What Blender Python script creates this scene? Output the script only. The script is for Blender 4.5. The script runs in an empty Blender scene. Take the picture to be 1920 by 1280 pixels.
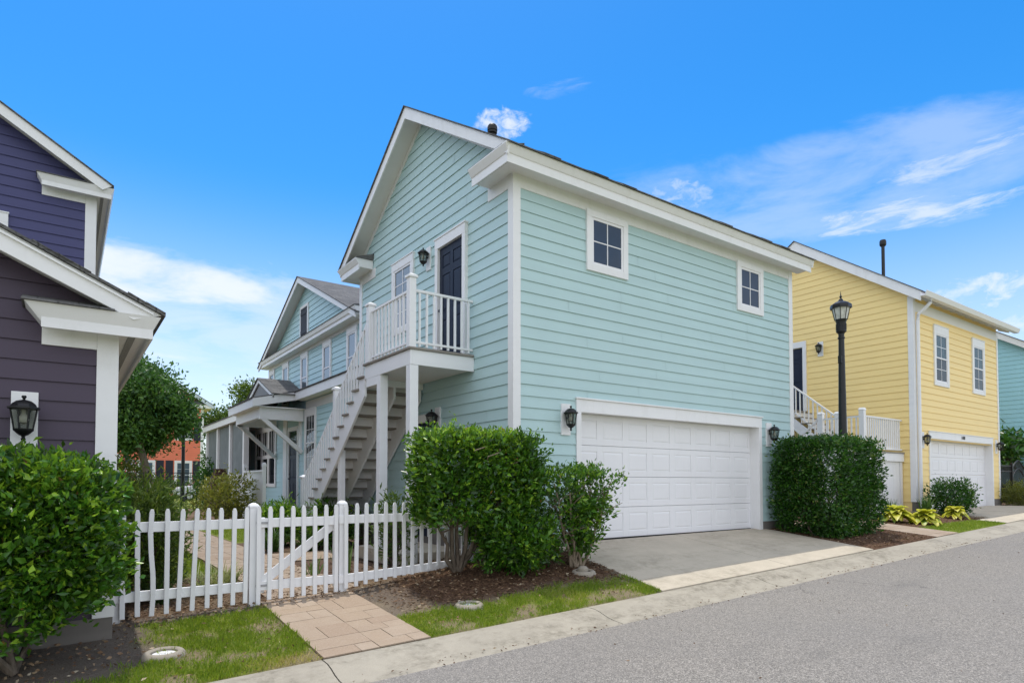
import bpy, bmesh, math, random
import numpy as np
from mathutils import Vector, noise
random.seed(7); RNG = np.random.default_rng(11)
S = bpy.context.scene; COL = S.collection
rad = math.radians

# ------------------------------------------------------------------ materials
MATS = {}
class NT:
    """thin wrapper to write node trees briefly"""
    def __init__(s, name):
        s.m = bpy.data.materials.new(name); s.m.use_nodes = True
        s.t = s.m.node_tree; s.n = s.t.nodes; s.l = s.t.links
        s.b = s.n['Principled BSDF']; s.out = s.n['Material Output']; MATS[name] = s.m
    def new(s, typ, **kw):
        n = s.n.new(typ)
        for k, v in kw.items():
            if k.startswith('i_'):
                n.inputs[k[2:].replace('_', ' ')].default_value = v
            else: setattr(n, k, v)
        return n
    def link(s, a, b): s.l.new(a, b)
    def coord(s): return s.new('ShaderNodeTexCoord').outputs['Object']
    def noise(s, scale, detail=4, rough=.55, vec=None, dist=0.):
        n = s.new('ShaderNodeTexNoise'); n.inputs['Scale'].default_value = scale
        n.inputs['Detail'].default_value = detail; n.inputs['Roughness'].default_value = rough
        n.inputs['Distortion'].default_value = dist
        s.link(vec if vec is not None else s.coord(), n.inputs['Vector']); return n.outputs['Fac']
    def ramp(s, fac, stops):
        r = s.new('ShaderNodeValToRGB'); e = r.color_ramp.elements
        while len(e) < len(stops): e.new(.5)
        for k, (p, c) in enumerate(stops):
            e[k].position = p; e[k].color = (c[0], c[1], c[2], 1) if not isinstance(c, (int, float)) else (c, c, c, 1)
        s.link(fac, r.inputs['Fac']); return r.outputs['Color']
    def mix(s, fac, a, b, mode='MIX'):
        n = s.new('ShaderNodeMix'); n.data_type = 'RGBA'; n.blend_type = mode
        for sock, v in ((n.inputs['Factor'], fac), (n.inputs['A'], a), (n.inputs['B'], b)):
            if isinstance(v, bpy.types.NodeSocket): s.link(v, sock)
            elif isinstance(v, (int, float)): sock.default_value = v if sock.type == 'VALUE' else (v, v, v, 1)
            else: sock.default_value = (v[0], v[1], v[2], 1)
        return n.outputs['Result']
    def mapping(s, scale=(1, 1, 1), rot=(0, 0, 0), vec=None):
        n = s.new('ShaderNodeMapping'); n.inputs['Scale'].default_value = scale; n.inputs['Rotation'].default_value = rot
        s.link(vec if vec is not None else s.coord(), n.inputs['Vector']); return n.outputs['Vector']
    def bump(s, h, strength=.3, dist=.01):
        n = s.new('ShaderNodeBump'); n.inputs['Strength'].default_value = strength; n.inputs['Distance'].default_value = dist
        s.link(h, n.inputs['Height']); s.link(n.outputs['Normal'], s.b.inputs['Normal']); return n
    def base(s, c, rough=.5, spec=.5, metal=0.):
        if isinstance(c, bpy.types.NodeSocket): s.link(c, s.b.inputs['Base Color'])
        else: s.b.inputs['Base Color'].default_value = (c[0], c[1], c[2], 1)
        s.b.inputs['Roughness'].default_value = rough; s.b.inputs['Specular IOR Level'].default_value = spec
        s.b.inputs['Metallic'].default_value = metal
        return s

def mat_paint(name, c, rough=.5, var=.07, grain=True, dirt=.0, spec=.4):
    t = NT(name)
    n = t.noise(1.3, 5, .6); n2 = t.noise(22, 3)
    lo = [x * (1 - var) for x in c]; hi = [min(1, x * (1 + var)) for x in c]
    col = t.ramp(n, [(.3, lo), (.7, hi)])
    col = t.mix(.25, col, t.mix(n2, lo, hi))
    n3 = t.noise(1., 2, .5, vec=t.mapping((.12, .12, 5.63))); col = t.mix(.35, col, t.ramp(n3, [(.35, [x*(1-var*1.6) for x in c]), (.65, [min(1, x*(1+var)) for x in c])]))
    if dirt:
        d = t.noise(4.2, 6, .7, vec=t.mapping((1, 1, .35)))
        col = t.mix(t.ramp(d, [(.52, 0.), (.78, dirt)]), col, [c[0]*.62, c[1]*.6, c[2]*.54])
    t.base(col, rough, spec)
    if grain:
        t.bump(t.noise(30, 4, .6, vec=t.mapping((.6, .6, 6))), .12, .004)
    return t.m
WHITE = mat_paint('white_paint', (.80, .80, .80), .42, .03, True, .25)
WHITE_CLEAN = mat_paint('white_vinyl', (.80, .80, .815), .38, .03, False, .10)
SOFFIT = mat_paint('soffit_paint', (.74, .735, .72), .55, .04)
WOODWHITE = mat_paint('weathered_white_wood', (.83, .835, .845), .55, .03, True, .10)
TEAL = mat_paint('teal_siding_paint', (.45, .615, .62), .5, .055)
TEALMAIN = mat_paint('main_house_siding_paint', (.44, .65, .69), .5, .035)
YELLOW = mat_paint('yellow_siding_paint', (.93, .705, .295), .5, .035)
BLUE = mat_paint('blue_siding_paint', (.38, .68, .78), .5, .03)
PLUM = mat_paint('plum_siding_paint', (.064, .046, .074), .5, .06)
INDIGO = mat_paint('indigo_siding_paint', (.052, .054, .15), .5, .05)
CORAL = mat_paint('coral_siding_paint', (.75, .20, .11), .6, .06)
NAVY = mat_paint('navy_door_paint', (.016, .024, .046), .5, .1, True, 0, .2)
BLACKPAINT = mat_paint('black_metal_paint', (.010, .0105, .012), .38, .15)
IRON = mat_paint('black_iron', (.012, .012, .013), .5, .15)
DARKSHUT = mat_paint('dark_shutter_paint', (.03, .032, .045), .6, .1, True, 0, .2)
GREYWOOD = mat_paint('weathered_grey_wood', (.26, .235, .205), .8, .22)
FOUND = mat_paint('foundation_stucco', (.17, .155, .14), .85, .15)
RUBBER = mat_paint('dark_gap', (.02, .02, .02), .8, .1)

def mat_glass(name, c=(.02, .03, .045), rough=.04, spec=.22):
    t = NT(name); n = t.noise(1.7, 2)
    t.base(t.mix(n, [x*.7 for x in c], [x*1.3 for x in c]), rough, spec)
    t.bump(t.noise(.9, 2), .05, .02); return t.m
GLASS = mat_glass('window_glass', (.03, .055, .10))
GLASSD = mat_glass('dark_window_glass', (.02, .025, .03))
SKYGLASS = mat_glass('reflective_window_glass', (.08, .11, .14), .03, .8)
t = NT('lantern_glass'); t.base(t.ramp(t.noise(9, 2), [(.3, (.05, .055, .05)), (.7, (.09, .095, .09))]), .06, .5)
tp = t.new('ShaderNodeBsdfTransparent'); tp.inputs[0].default_value = (.80, .82, .78, 1); mx = t.new('ShaderNodeMixShader'); mx.inputs[0].default_value = .74
t.link(t.b.outputs[0], mx.inputs[1]); t.link(tp.outputs[0], mx.inputs[2]); t.link(mx.outputs[0], t.out.inputs['Surface']); LGLASS = t.m
t = NT('frosted_lamp_glass'); t.base(t.ramp(t.noise(14, 3), [(.3, (.42, .42, .38)), (.7, (.62, .62, .58))]), .25, .6); FROST = t.m
t = NT('perforated_vent_strip')
sp = t.new('ShaderNodeSeparateXYZ'); t.link(t.coord(), sp.inputs[0]); ad = t.new('ShaderNodeMath', operation='ADD'); t.link(sp.outputs['X'], ad.inputs[0]); t.link(sp.outputs['Y'], ad.inputs[1])
md = t.new('ShaderNodeMath', operation='PINGPONG'); t.link(ad.outputs[0], md.inputs[0]); md.inputs[1].default_value = .026
gt = t.new('ShaderNodeMath', operation='GREATER_THAN'); t.link(md.outputs[0], gt.inputs[0]); gt.inputs[1].default_value = .012
t.base(t.mix(gt.outputs[0], (.6, .59, .57), (.03, .03, .03)), .7); VENTS = t.m
t = NT('bulb_glass'); t.base(t.ramp(t.noise(20), [(.3, (.62, .60, .5)), (.7, (.7, .68, .6))]), .3); BULB = t.m
t = NT('porch_screen'); t.base(t.ramp(t.noise(2.5), [(.3, (.10, .115, .12)), (.7, (.15, .165, .17))]), .6); SCREEN = t.m

def mat_shingle(name, a, b):
    t = NT(name)
    g = t.new('ShaderNodeNewGeometry'); sp = t.new('ShaderNodeSeparateXYZ'); t.link(t.coord(), sp.inputs[0])
    sn = t.new('ShaderNodeSeparateXYZ'); t.link(g.outputs['True Normal'], sn.inputs[0])
    ax = t.new('ShaderNodeMath', operation='ABSOLUTE'); t.link(sn.outputs['X'], ax.inputs[0])
    st = t.new('ShaderNodeMath', operation='GREATER_THAN'); t.link(ax.outputs[0], st.inputs[0]); st.inputs[1].default_value = .15
    mx = t.new('ShaderNodeMix'); t.link(st.outputs[0], mx.inputs[0]); t.link(sp.outputs['X'], mx.inputs[2]); t.link(sp.outputs['Y'], mx.inputs[3])
    cb = t.new('ShaderNodeCombineXYZ'); t.link(mx.outputs[0], cb.inputs['X'])
    zz = t.new('ShaderNodeMath', operation='MULTIPLY'); t.link(sp.outputs['Z'], zz.inputs[0]); zz.inputs[1].default_value = 2.0
    t.link(zz.outputs[0], cb.inputs['Y'])
    br = t.new('ShaderNodeTexBrick'); t.link(cb.outputs[0], br.inputs['Vector'])
    br.inputs['Scale'].default_value = 1; br.inputs['Brick Width'].default_value = .30; br.inputs['Row Height'].default_value = .14
    br.inputs['Mortar Size'].default_value = .007; br.inputs['Color1'].default_value = (*a, 1); br.inputs['Color2'].default_value = (*b, 1)
    br.inputs['Mortar'].default_value = (a[0]*.35, a[1]*.35, a[2]*.35, 1); br.inputs['Bias'].default_value = 0
    col = t.mix(t.ramp(t.noise(60, 3), [(.35, 0.), (.75, .5)]), br.outputs['Color'], [x*1.7 for x in b])
    col = t.mix(t.ramp(t.noise(5, 4), [(.4, 0.), (.7, .5)]), col, [x*.6 for x in a])
    t.base(col, .9, .2); t.bump(br.outputs['Fac'], .5, -.008); return t.m
SHINGLE = mat_shingle('asphalt_shingles', (.085, .085, .085), (.15, .148, .145))

t = NT('red_brick')
sp = t.new('ShaderNodeSeparateXYZ'); t.link(t.coord(), sp.inputs[0]); ad = t.new('ShaderNodeMath', operation='ADD')
t.link(sp.outputs['X'], ad.inputs[0]); t.link(sp.outputs['Y'], ad.inputs[1])
cb = t.new('ShaderNodeCombineXYZ'); t.link(ad.outputs[0], cb.inputs['X']); t.link(sp.outputs['Z'], cb.inputs['Y'])
br = t.new('ShaderNodeTexBrick'); t.link(cb.outputs[0], br.inputs['Vector']); br.inputs['Scale'].default_value = 1
br.inputs['Brick Width'].default_value = .21; br.inputs['Row Height'].default_value = .075; br.inputs['Mortar Size'].default_value = .008
br.inputs['Color1'].default_value = (.09, .035, .025, 1); br.inputs['Color2'].default_value = (.05, .024, .02, 1); br.inputs['Mortar'].default_value = (.16, .14, .12, 1)
t.base(t.mix(t.ramp(t.noise(14), [(.4, 0.), (.7, .4)]), br.outputs['Color'], (.13, .06, .045)), .9, .2); t.bump(br.outputs['Fac'], .5, -.01); BRICK = t.m

# ground family
t = NT('asphalt')
v = t.new('ShaderNodeTexVoronoi'); v.inputs['Scale'].default_value = 108; t.link(t.coord(), v.inputs['Vector'])
bw = t.new('ShaderNodeRGBToBW'); t.link(v.outputs['Color'], bw.inputs[0])
sp1 = t.ramp(bw.outputs[0], [(.10, (.048, .044, .039)), (.40, (.17, .156, .137)), (.62, (.255, .233, .204)), (.92, (.50, .46, .405))])
col = t.mix(.35, sp1, t.ramp(t.noise(210, 3, .7), [(.36, (.085, .08, .075)), (.62, (.375, .347, .308))]))
col = t.mix(t.ramp(t.noise(.55, 5, .6), [(.35, 0.), (.75, .38)]), col, (.19, .18, .17))
col = t.mix(t.ramp(t.noise(.22, 3, .5, vec=t.mapping((.25, 1.6, 1))), [(.45, 0.), (.8, .3)]), col, (.30, .283, .262))
ve = t.new('ShaderNodeTexVoronoi', feature='DISTANCE_TO_EDGE'); ve.inputs['Scale'].default_value = .32; wv = t.new('ShaderNodeVectorMath', operation='ADD'); t.link(t.coord(), wv.inputs[0])
nz = t.new('ShaderNodeTexNoise'); nz.inputs['Scale'].default_value = 2.5; nz.inputs['Detail'].default_value = 6; t.link(t.coord(), nz.inputs['Vector']); sc = t.new('ShaderNodeVectorMath', operation='SCALE'); t.link(nz.outputs['Color'], sc.inputs[0]); sc.inputs['Scale'].default_value = .5
t.link(sc.outputs[0], wv.inputs[1]); t.link(wv.outputs[0], ve.inputs['Vector'])
mk = t.new('ShaderNodeMath', operation='MULTIPLY'); t.link(t.ramp(ve.outputs['Distance'], [(0., 1.), (.0035, 0.)]), mk.inputs[0]); t.link(t.ramp(t.noise(.4, 3), [(.5, 0.), (.62, .55)]), mk.inputs[1])
col = t.mix(mk.outputs[0], col, (.06, .057, .054))
col = t.mix(t.ramp(t.noise(.8, 4, .6, vec=t.mapping((.35, 1, 1))), [(.58, 0.), (.75, .45)]), col, (.115, .11, .105))
t.base(col, .9, .25); t.bump(v.outputs['Distance'], .55, .006); ASPHALT = t.m

def mat_concrete(name, c, stain=.5, sc=1.):
    t = NT(name)
    col = t.ramp(t.noise(2.2*sc, 6, .65), [(.3, [x*.88 for x in c]), (.7, [min(.9, x*1.08) for x in c])])
    col = t.mix(t.ramp(t.noise(150, 3, .7), [(.42, .0), (.66, .4)]), col, [x*.62 for x in c])
    st = t.noise(.9*sc, 6, .72, vec=t.mapping((.7, 1.5, 1))); st2 = t.noise(8*sc, 5, .75)
    m = t.new('ShaderNodeMath', operation='MULTIPLY'); t.link(t.ramp(st, [(.44, 0.), (.64, 1.)]), m.inputs[0]); t.link(t.ramp(st2, [(.38, 0.), (.62, stain)]), m.inputs[1])
    col = t.mix(m.outputs[0], col, [c[0]*.42, c[1]*.41, c[2]*.38])
    t.base(col, .85, .3); t.bump(t.noise(170, 3, .7), .35, .003); return t.m
CONC = mat_concrete('driveway_concrete', (.505, .445, .35), .5)
KERBC = mat_concrete('kerb_concrete', (.37, .335, .27), .95, 1.6)
RINGC = mat_concrete('ring_concrete', (.36, .32, .26), .6, 4)

t = NT('stamped_pavers')
at = t.new('ShaderNodeAttribute', attribute_name='var')
col = t.ramp(at.outputs['Fac'], [(0, (.30, .222, .155)), (.35, (.345, .27, .195)), (.7, (.375, .30, .228)), (1, (.33, .25, .172))])
col = t.mix(t.ramp(t.noise(5, 6, .7), [(.35, 0.), (.75, .5)]), col, (.28, .20, .135))
col = t.mix(t.ramp(t.noise(60, 4, .7), [(.45, 0.), (.7, .35)]), col, (.50, .40, .33))
t.base(col, .8, .3); t.bump(t.noise(16, 6, .7), .5, .012); PAVER = t.m
t = NT('paver_joint_sand'); t.base(t.ramp(t.noise(60, 4), [(.3, (.10, .075, .055)), (.7, (.2, .15, .11))]), .95, .1); JOINT = t.m

t = NT('garden_soil')
at = t.new('ShaderNodeAttribute', attribute_name='zone')   # R grass turf, G red-brown mulch, B pale litter
sp = t.new('ShaderNodeSeparateColor'); t.link(at.outputs['Color'], sp.inputs[0])
n1 = t.noise(3.5, 6, .7); n2 = t.noise(45, 5, .75); n3 = t.noise(130, 4, .8)
dirt = t.mix(n1, (.13, .104, .082), (.25, .205, .16)); dirt = t.mix(t.ramp(n2, [(.35, 0.), (.7, .7)]), dirt, (.05, .038, .03)); dirt = t.mix(t.ramp(n3, [(.5, 0.), (.72, .75)]), dirt, (.34, .29, .23))
mul = t.mix(n2, (.05, .03, .02), (.18, .105, .065)); mul = t.mix(t.ramp(n3, [(.52, 0.), (.75, .7)]), mul, (.25, .14, .085))
turf = t.mix(n1, (.13, .19, .022), (.22, .26, .045)); turf = t.mix(t.ramp(n2, [(.4, 0.), (.75, .6)]), turf, (.30, .25, .09))
col = t.mix(sp.outputs['Green'], dirt, mul); col = t.mix(sp.outputs['Red'], col, turf)
col = t.mix(sp.outputs['Blue'], col, t.mix(n2, (.20, .15, .09), (.42, .33, .2)))
t.base(col, .95, .15); t.bump(n2, .8, .03); SOIL = t.m

def mat_leaf(name, stops, rough=.38, trans=.35, spec=.5):
    t = NT(name)
    at = t.new('ShaderNodeAttribute', attribute_name='var')
    col = t.ramp(at.outputs['Fac'], stops)
    t.base(col, rough, spec)
    tr = t.new('ShaderNodeBsdfTranslucent'); k = stops[-2][1]; t.link(t.mix(.45, col, (min(.9, k[0]*1.3), min(.9, k[1]*1.35), k[2]*.9)), tr.inputs['Color'])
    mx = t.new('ShaderNodeMixShader'); mx.inputs[0].default_value = trans
    t.link(t.b.outputs[0], mx.inputs[1]); t.link(tr.outputs[0], mx.inputs[2]); t.link(mx.outputs[0], t.out.inputs['Surface'])
    return t.m
LEAF_LIG = mat_leaf('privet_leaf', [(0, (.010, .038, .006)), (.45, (.028, .10, .010)), (.75, (.075, .22, .016)), (.965, (.30, .48, .04)), (1, (.33, .17, .05))], .3, .32)
LEAF_HEDGE = mat_leaf('boxhedge_leaf', [(0, (.009, .036, .006)), (.55, (.026, .095, .011)), (.9, (.075, .20, .02)), (1, (.2, .24, .05))], .3, .3)
LEAF_OAK = mat_leaf('oak_leaf', [(0, (.022, .065, .014)), (.6, (.06, .15, .028)), (1, (.15, .27, .045))], .45, .3)
LEAF_YEL = mat_leaf('olive_leaf', [(0, (.10, .13, .02)), (.6, (.24, .26, .04)), (1, (.40, .36, .07))], .5, .4)
LEAF_FERN = mat_leaf('soft_leaf', [(0, (.035, .08, .014)), (.6, (.10, .17, .025)), (1, (.22, .28, .035))], .5, .4)
STRAP = mat_leaf('strap_leaf', [(0, (.03, .075, .018)), (.6, (.07, .15, .03)), (1, (.16, .24, .05))], .4, .3)
STRAPV = mat_leaf('variegated_strap_leaf', [(0, (.10, .16, .04)), (.5, (.30, .34, .12)), (1, (.58, .54, .3))], .45, .35)
HOSTA = mat_leaf('hosta_leaf', [(0, (.06, .16, .02)), (.35, (.30, .40, .035)), (.7, (.62, .58, .05)), (1, (.80, .74, .22))], .4, .35)
BLADE = mat_leaf('grass_blade', [(0, (.09, .18, .012)), (.5, (.21, .33, .022)), (.8, (.37, .43, .05)), (1, (.58, .46, .19))], .5, .45)
DRYLEAF = mat_leaf('dry_litter', [(0, (.06, .035, .022)), (.45, (.17, .10, .06)), (.8, (.32, .22, .13)), (1, (.5, .42, .3))], .8, .1, .2)
t = NT('bark'); t.base(t.ramp(t.noise(18, 5, .7, vec=t.mapping((1, 1, .25))), [(.3, (.055, .042, .032)), (.7, (.19, .155, .12))]), .9, .2); t.bump(t.noise(40, 4), .6, .01); BARK = t.m
t = NT('pale_bark'); t.base(t.ramp(t.noise(25, 5, .7, vec=t.mapping((1, 1, .3))), [(.3, (.14, .11, .08)), (.7, (.33, .27, .2))]), .9, .2); t.bump(t.noise(60, 4), .5, .005); PBARK = t.m

# ------------------------------------------------------------------ mesh helpers
ROOTLOC = {}
def tag(o, label=None, cat=None, group=None, kind=None):
    if label: o['label'] = label
    if cat: o['category'] = cat
    if group: o['group'] = group
    if kind: o['kind'] = kind
    return o
def thing(name, label, cat, loc=(0, 0, 0), group=None):
    o = bpy.data.objects.new(name, None); o.empty_display_size = .2; COL.objects.link(o); o.location = loc
    ROOTLOC[o.name] = Vector(loc); return tag(o, label, cat, group)
def link(name, me, m=None, parent=None, loc=(0, 0, 0)):
    o = bpy.data.objects.new(name, me); COL.objects.link(o)
    if m: me.materials.append(m)
    if parent: o.parent = parent; ROOTLOC[o.name] = ROOTLOC.get(parent.name, Vector((0, 0, 0)))
    else: o.location = loc; ROOTLOC[o.name] = Vector(loc)
    return o
class MB:
    def __init__(s): s.v = []; s.f = []; s.a = []
    def quad(s, *p):
        b = len(s.v); s.v += [tuple(q) for q in p]; s.f.append(tuple(range(b, b+len(p)))); return s
    def box(s, x0, x1, y0, y1, z0, z1, fr=None):
        b = len(s.v); P = [(x0, y0, z0), (x1, y0, z0), (x1, y1, z0), (x0, y1, z0), (x0, y0, z1), (x1, y0, z1), (x1, y1, z1), (x0, y1, z1)]
        if fr: P = [fr(*p) for p in P]
        s.v += P; s.f += [tuple(b+i for i in q) for q in ((0, 3, 2, 1), (4, 5, 6, 7), (0, 1, 5, 4), (1, 2, 6, 5), (2, 3, 7, 6), (3, 0, 4, 7))]; return s
    def hexa(s, P):
        b = len(s.v); s.v += [tuple(p) for p in P]; s.f += [tuple(b+i for i in q) for q in ((0, 3, 2, 1), (4, 5, 6, 7), (0, 1, 5, 4), (1, 2, 6, 5), (2, 3, 7, 6), (3, 0, 4, 7))]; return s
    def prism(s, poly, fr, a, c):
        """poly: list of 2-D points, fr(p,q,t)->xyz, extruded from t=a to t=c"""
        n = len(poly); b = len(s.v)
        s.v += [fr(p, q, a) for p, q in poly] + [fr(p, q, c) for p, q in poly]
        s.f += [tuple(b+i for i in range(n))[::-1], tuple(b+n+i for i in range(n))] + [(b+i, b+(i+1) % n, b+n+(i+1) % n, b+n+i) for i in range(n)]
        return s
    def bar(s, p, q, w, h, up=(0, 0, 1)):
        p = Vector(p); q = Vector(q); d = (q-p).normalized(); u = Vector(up)
        r = d.cross(u)
        if r.length < 1e-4: r = d.cross(Vector((1, 0, 0)))
        r.normalize(); u = r.cross(d).normalized(); b = []
        for e in (p, q): b += [e-r*w/2-u*h/2, e+r*w/2-u*h/2, e+r*w/2+u*h/2, e-r*w/2+u*h/2]
        i = len(s.v); s.v += [tuple(x) for x in b]
        s.f += [tuple(i+k for k in f) for f in ((0, 1, 2, 3)[::-1], (4, 5, 6, 7), (0, 1, 5, 4), (1, 2, 6, 5), (2, 3, 7, 6), (3, 0, 4, 7))]; return s
    def tube(s, path, rr, n=8):
        path = [Vector(p) for p in path]; rings = []
        for i, p in enumerate(path):
            d = (path[min(i+1, len(path)-1)]-path[max(i-1, 0)]).normalized()
            a = d.cross(Vector((0, 0, 1)) if abs(d.z) < .9 else Vector((1, 0, 0))).normalized(); c = d.cross(a)
            r = rr[i] if isinstance(rr, (list, tuple)) else rr; b = len(s.v)
            s.v += [tuple(p+(a*math.cos(2*math.pi*k/n)+c*math.sin(2*math.pi*k/n))*r) for k in range(n)]; rings.append(b)
        for a, b in zip(rings, rings[1:]):
            s.f += [(a+k, a+(k+1) % n, b+(k+1) % n, b+k) for k in range(n)]
        s.f += [tuple(rings[0]+k for k in range(n))[::-1], tuple(rings[-1]+k for k in range(n))]; return s
    def lathe(s, prof, n=16, c=(0, 0, 0), ph=0.):
        rings = []
        for r, z in prof:
            b = len(s.v); s.v += [(c[0]+r*math.cos(ph+2*math.pi*k/n), c[1]+r*math.sin(ph+2*math.pi*k/n), c[2]+z) for k in range(n)]; rings.append(b)
        for a, b in zip(rings, rings[1:]): s.f += [(a+k, a+(k+1) % n, b+(k+1) % n, b+k) for k in range(n)]
        s.f += [tuple(rings[0]+k for k in range(n))[::-1], tuple(rings[-1]+k for k in range(n))]; return s
    def build(s, name, m, parent=None, bev=0., smooth=False, loc=None, kind=None, var=None):
        L = ROOTLOC.get(parent.name, Vector((0, 0, 0))) if parent else Vector(loc or (0, 0, 0))
        me = bpy.data.meshes.new(name); me.from_pydata([tuple(Vector(p)-L) for p in s.v], [], s.f)
        bm = bmesh.new(); bm.from_mesh(me); bmesh.ops.recalc_face_normals(bm, faces=bm.faces); bm.to_mesh(me); bm.free()
        if var is not None:
            a = me.attributes.new('var', 'FLOAT', 'FACE'); a.data.foreach_set('value', np.asarray(var, dtype=np.float32))
        if smooth:
            me.polygons.foreach_set('use_smooth', [True]*len(me.polygons))
            try: me.set_sharp_from_angle(angle=rad(38))
            except Exception: pass
        o = link(name, me, m, parent, L if not parent else (0, 0, 0))
        if bev:
            b = o.modifiers.new('bevel', 'BEVEL'); b.width = bev; b.segments = 2; b.limit_method = 'ANGLE'; b.angle_limit = rad(40)
        if kind: o['kind'] = kind
        return o
def split(b, name, m, parent, bev=0., **k):
    """build every connected piece of b as an object of its own"""
    par = list(range(len(b.v)))
    def find(i):
        while par[i] != i: par[i] = par[par[i]]; i = par[i]
        return i
    for f in b.f:
        for q in f[1:]: par[find(q)] = find(f[0])
    g = {}
    for f in b.f: g.setdefault(find(f[0]), []).append(f)
    out = []
    for fs in g.values():
        ids = sorted({q for f in fs for q in f}); mp = {q: i for i, q in enumerate(ids)}; c = MB(); c.v = [b.v[q] for q in ids]; c.f = [tuple(mp[q] for q in f) for f in fs]; out.append(c.build(name, m, parent, bev, **k))
    return out
def fY(y):  return lambda u, o, z: (u, y-o, z)        # wall facing -Y : (along, outwards, up)
def fX(x):  return lambda u, o, z: (x-o, u, z)        # wall facing -X
def np_mesh(name, V, F, m, parent=None, var=None, loc=(0, 0, 0), smooth=False):
    """V (n,3) F (k,3|4) -> mesh object, per-face attribute var"""
    L = ROOTLOC.get(parent.name, Vector((0, 0, 0))) if parent else Vector(loc)
    V = np.asarray(V, dtype=np.float32) - np.array(L, dtype=np.float32); F = np.asarray(F, dtype=np.int32)
    me = bpy.data.meshes.new(name); me.vertices.add(len(V)); me.vertices.foreach_set('co', V.ravel())
    k = F.shape[1]; me.loops.add(F.size); me.loops.foreach_set('vertex_index', F.ravel())
    me.polygons.add(len(F)); me.polygons.foreach_set('loop_start', np.arange(0, F.size, k, dtype=np.int32))
    me.update(calc_edges=True)
    if var is not None:
        a = me.attributes.new('var', 'FLOAT', 'FACE'); a.data.foreach_set('value', np.asarray(var, dtype=np.float32))
    if smooth: me.polygons.foreach_set('use_smooth', [True]*len(F))
    return link(name, me, m, parent, L if not parent else (0, 0, 0))
def nrm(a): return a/np.maximum(np.linalg.norm(a, axis=1, keepdims=True), 1e-6)
def leaves(P, N, L, W, fold=.25, droop=.0):
    """kite leaves at points P growing along N; returns verts, tris"""
    n = len(P); R = RNG.normal(size=(n, 3)); side = nrm(np.cross(N, R)); up = nrm(np.cross(side, N))
    L = L[:, None]; W = W[:, None]
    b = P; tip = P+N*L+up*(-droop)*L; mid = P+N*L*.45
    l = mid+side*W*.5+up*W*fold; r = mid-side*W*.5+up*W*fold
    V = np.stack([b, l, tip, r], 1).reshape(-1, 3); i = np.arange(n)*4
    F = np.concatenate([np.stack([i, i+1, i+2], 1), np.stack([i, i+2, i+3], 1)], 1).reshape(-1, 3)
    return V, F
# ------------------------------------------------------------------ terrain
YC = 5.44; YH = 7.6
def zc(x): return -1.60+.0322*max(-60., min(90., x))
HX = [-60, -6, -1, .4, 1.8, 2.9, 3.8, 4.4, 5.4, 6.7, 11.9, 14, 20, 26.5, 40, 90]
HZ = [-3.4, -1.66, -1.47, -1.43, -1.395, -1.355, -1.245, -1.145, -1.03, -.975, -.955, -.95, -.83, -.80, -.45, 1.1]
def zh(x): return float(np.interp(x, HX, HZ))
def zyard(x): return float(np.interp(x, [-60, -6, 0, 13, 20, 40, 90], [-2.6, -1.5, -1.37, -1.30, -.83, -.45, 1.1]))
def G(x, y):
    if y < YC: return zc(x)
    if y <= YH:
        k = (y-YC)/(YH-YC); return zc(x)*(1-k)+zh(x)*k
    k = min(1., (y-YH)/2.2); k = k*k*(3-2*k)
    z = zh(x)*(1-k)+zyard(x)*k
    return z+.10*min(1., max(0., (y-20)/20))
def zroad(x, y): return zc(x)-.088-.012*(4.86-y)

def sstep(a, b, x): t = min(1., max(0., (x-a)/(b-a))); return t*t*(3-2*t)
def fbm(x, y, s, o=0.):
    return .6*noise.noise(Vector((x*s, y*s, o)))+.3*noise.noise(Vector((x*s*2.3, y*s*2.3, o+7)))+.15*noise.noise(Vector((x*s*5, y*s*5, o+3)))
def zone(x, y):
    """turf, mulch, pale litter weights of the planting strip and yard"""
    w = fbm(x, y, 1.3); g = m = p = 0.
    if y < 7.62:
        if x < 1.88:
            edge = .72+.33*w+.32*(7.1-y)*(-1 if y < 6.2 else .25)
            g = sstep(edge-.12, edge+.16, x)*sstep(7.55, 7.2, y)
            if y < 5.95+.25*w: g = max(g, sstep(-.6, .1, x+.5*w)*.9)
            if x > 1.15 and y < 5.95+.3*w: p = .75*sstep(1.1, 1.6, x)*sstep(6.0, 5.5, y)
        elif x < 6.4:
            top = 6.28+.25*w-.05*(x-3)
            g = sstep(top+.12, top-.18, y)*sstep(-.42, -.05, w+.16*(6.1-y)+.05*(x-3.2))
            m = 1.*sstep(top-.15, top+.25, y)*sstep(2.9, 3.7, x)
            if x < 3.5: m *= .5; p = .35*sstep(-.2, .3, w)
            p = max(p, .45*sstep(.05, .35, -w)*sstep(6.5, 5.9, y))
        elif x < 14.9: m = 1.
        elif x < 17.8:
            m = sstep(6.15, 6.3, y); g = 1-m
            if x < 15.9: m = 1.; g = 0
        elif x < 20: g = sstep(6.25, 6.05, y); m = 1-g
        else: m = 1
    else:
        m = .75; p = .25*sstep(0, .4, w)
        if x < 1.95 and 9.4 < y < 14.4: g = sstep(.75, .95, x+.06*w)*sstep(9.9, 10.3, y); m *= 1-g; p *= 1-g
        if 3.2 < x < 6.2 and 15.2 < y < 20.4: g = 1.; m = p = 0
        if y > 34: g = 1.; m = p = 0
        if x < -3 or x > 34: g = .9; m = p = 0
        if .8 < x < 14 and 7.6 <= y < 9: p = max(p, .5*sstep(-.3, .3, w))
    if YC < y < 7.62 and x < 14:
        q = sstep(-.30, .02, fbm(x, y, 2.6, 20.)); p = max(p, .55*g*(1-q)); g *= .25+.75*q
    if y < YC-.6: g = 1.; m = p = 0
    return g, m, p
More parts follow.
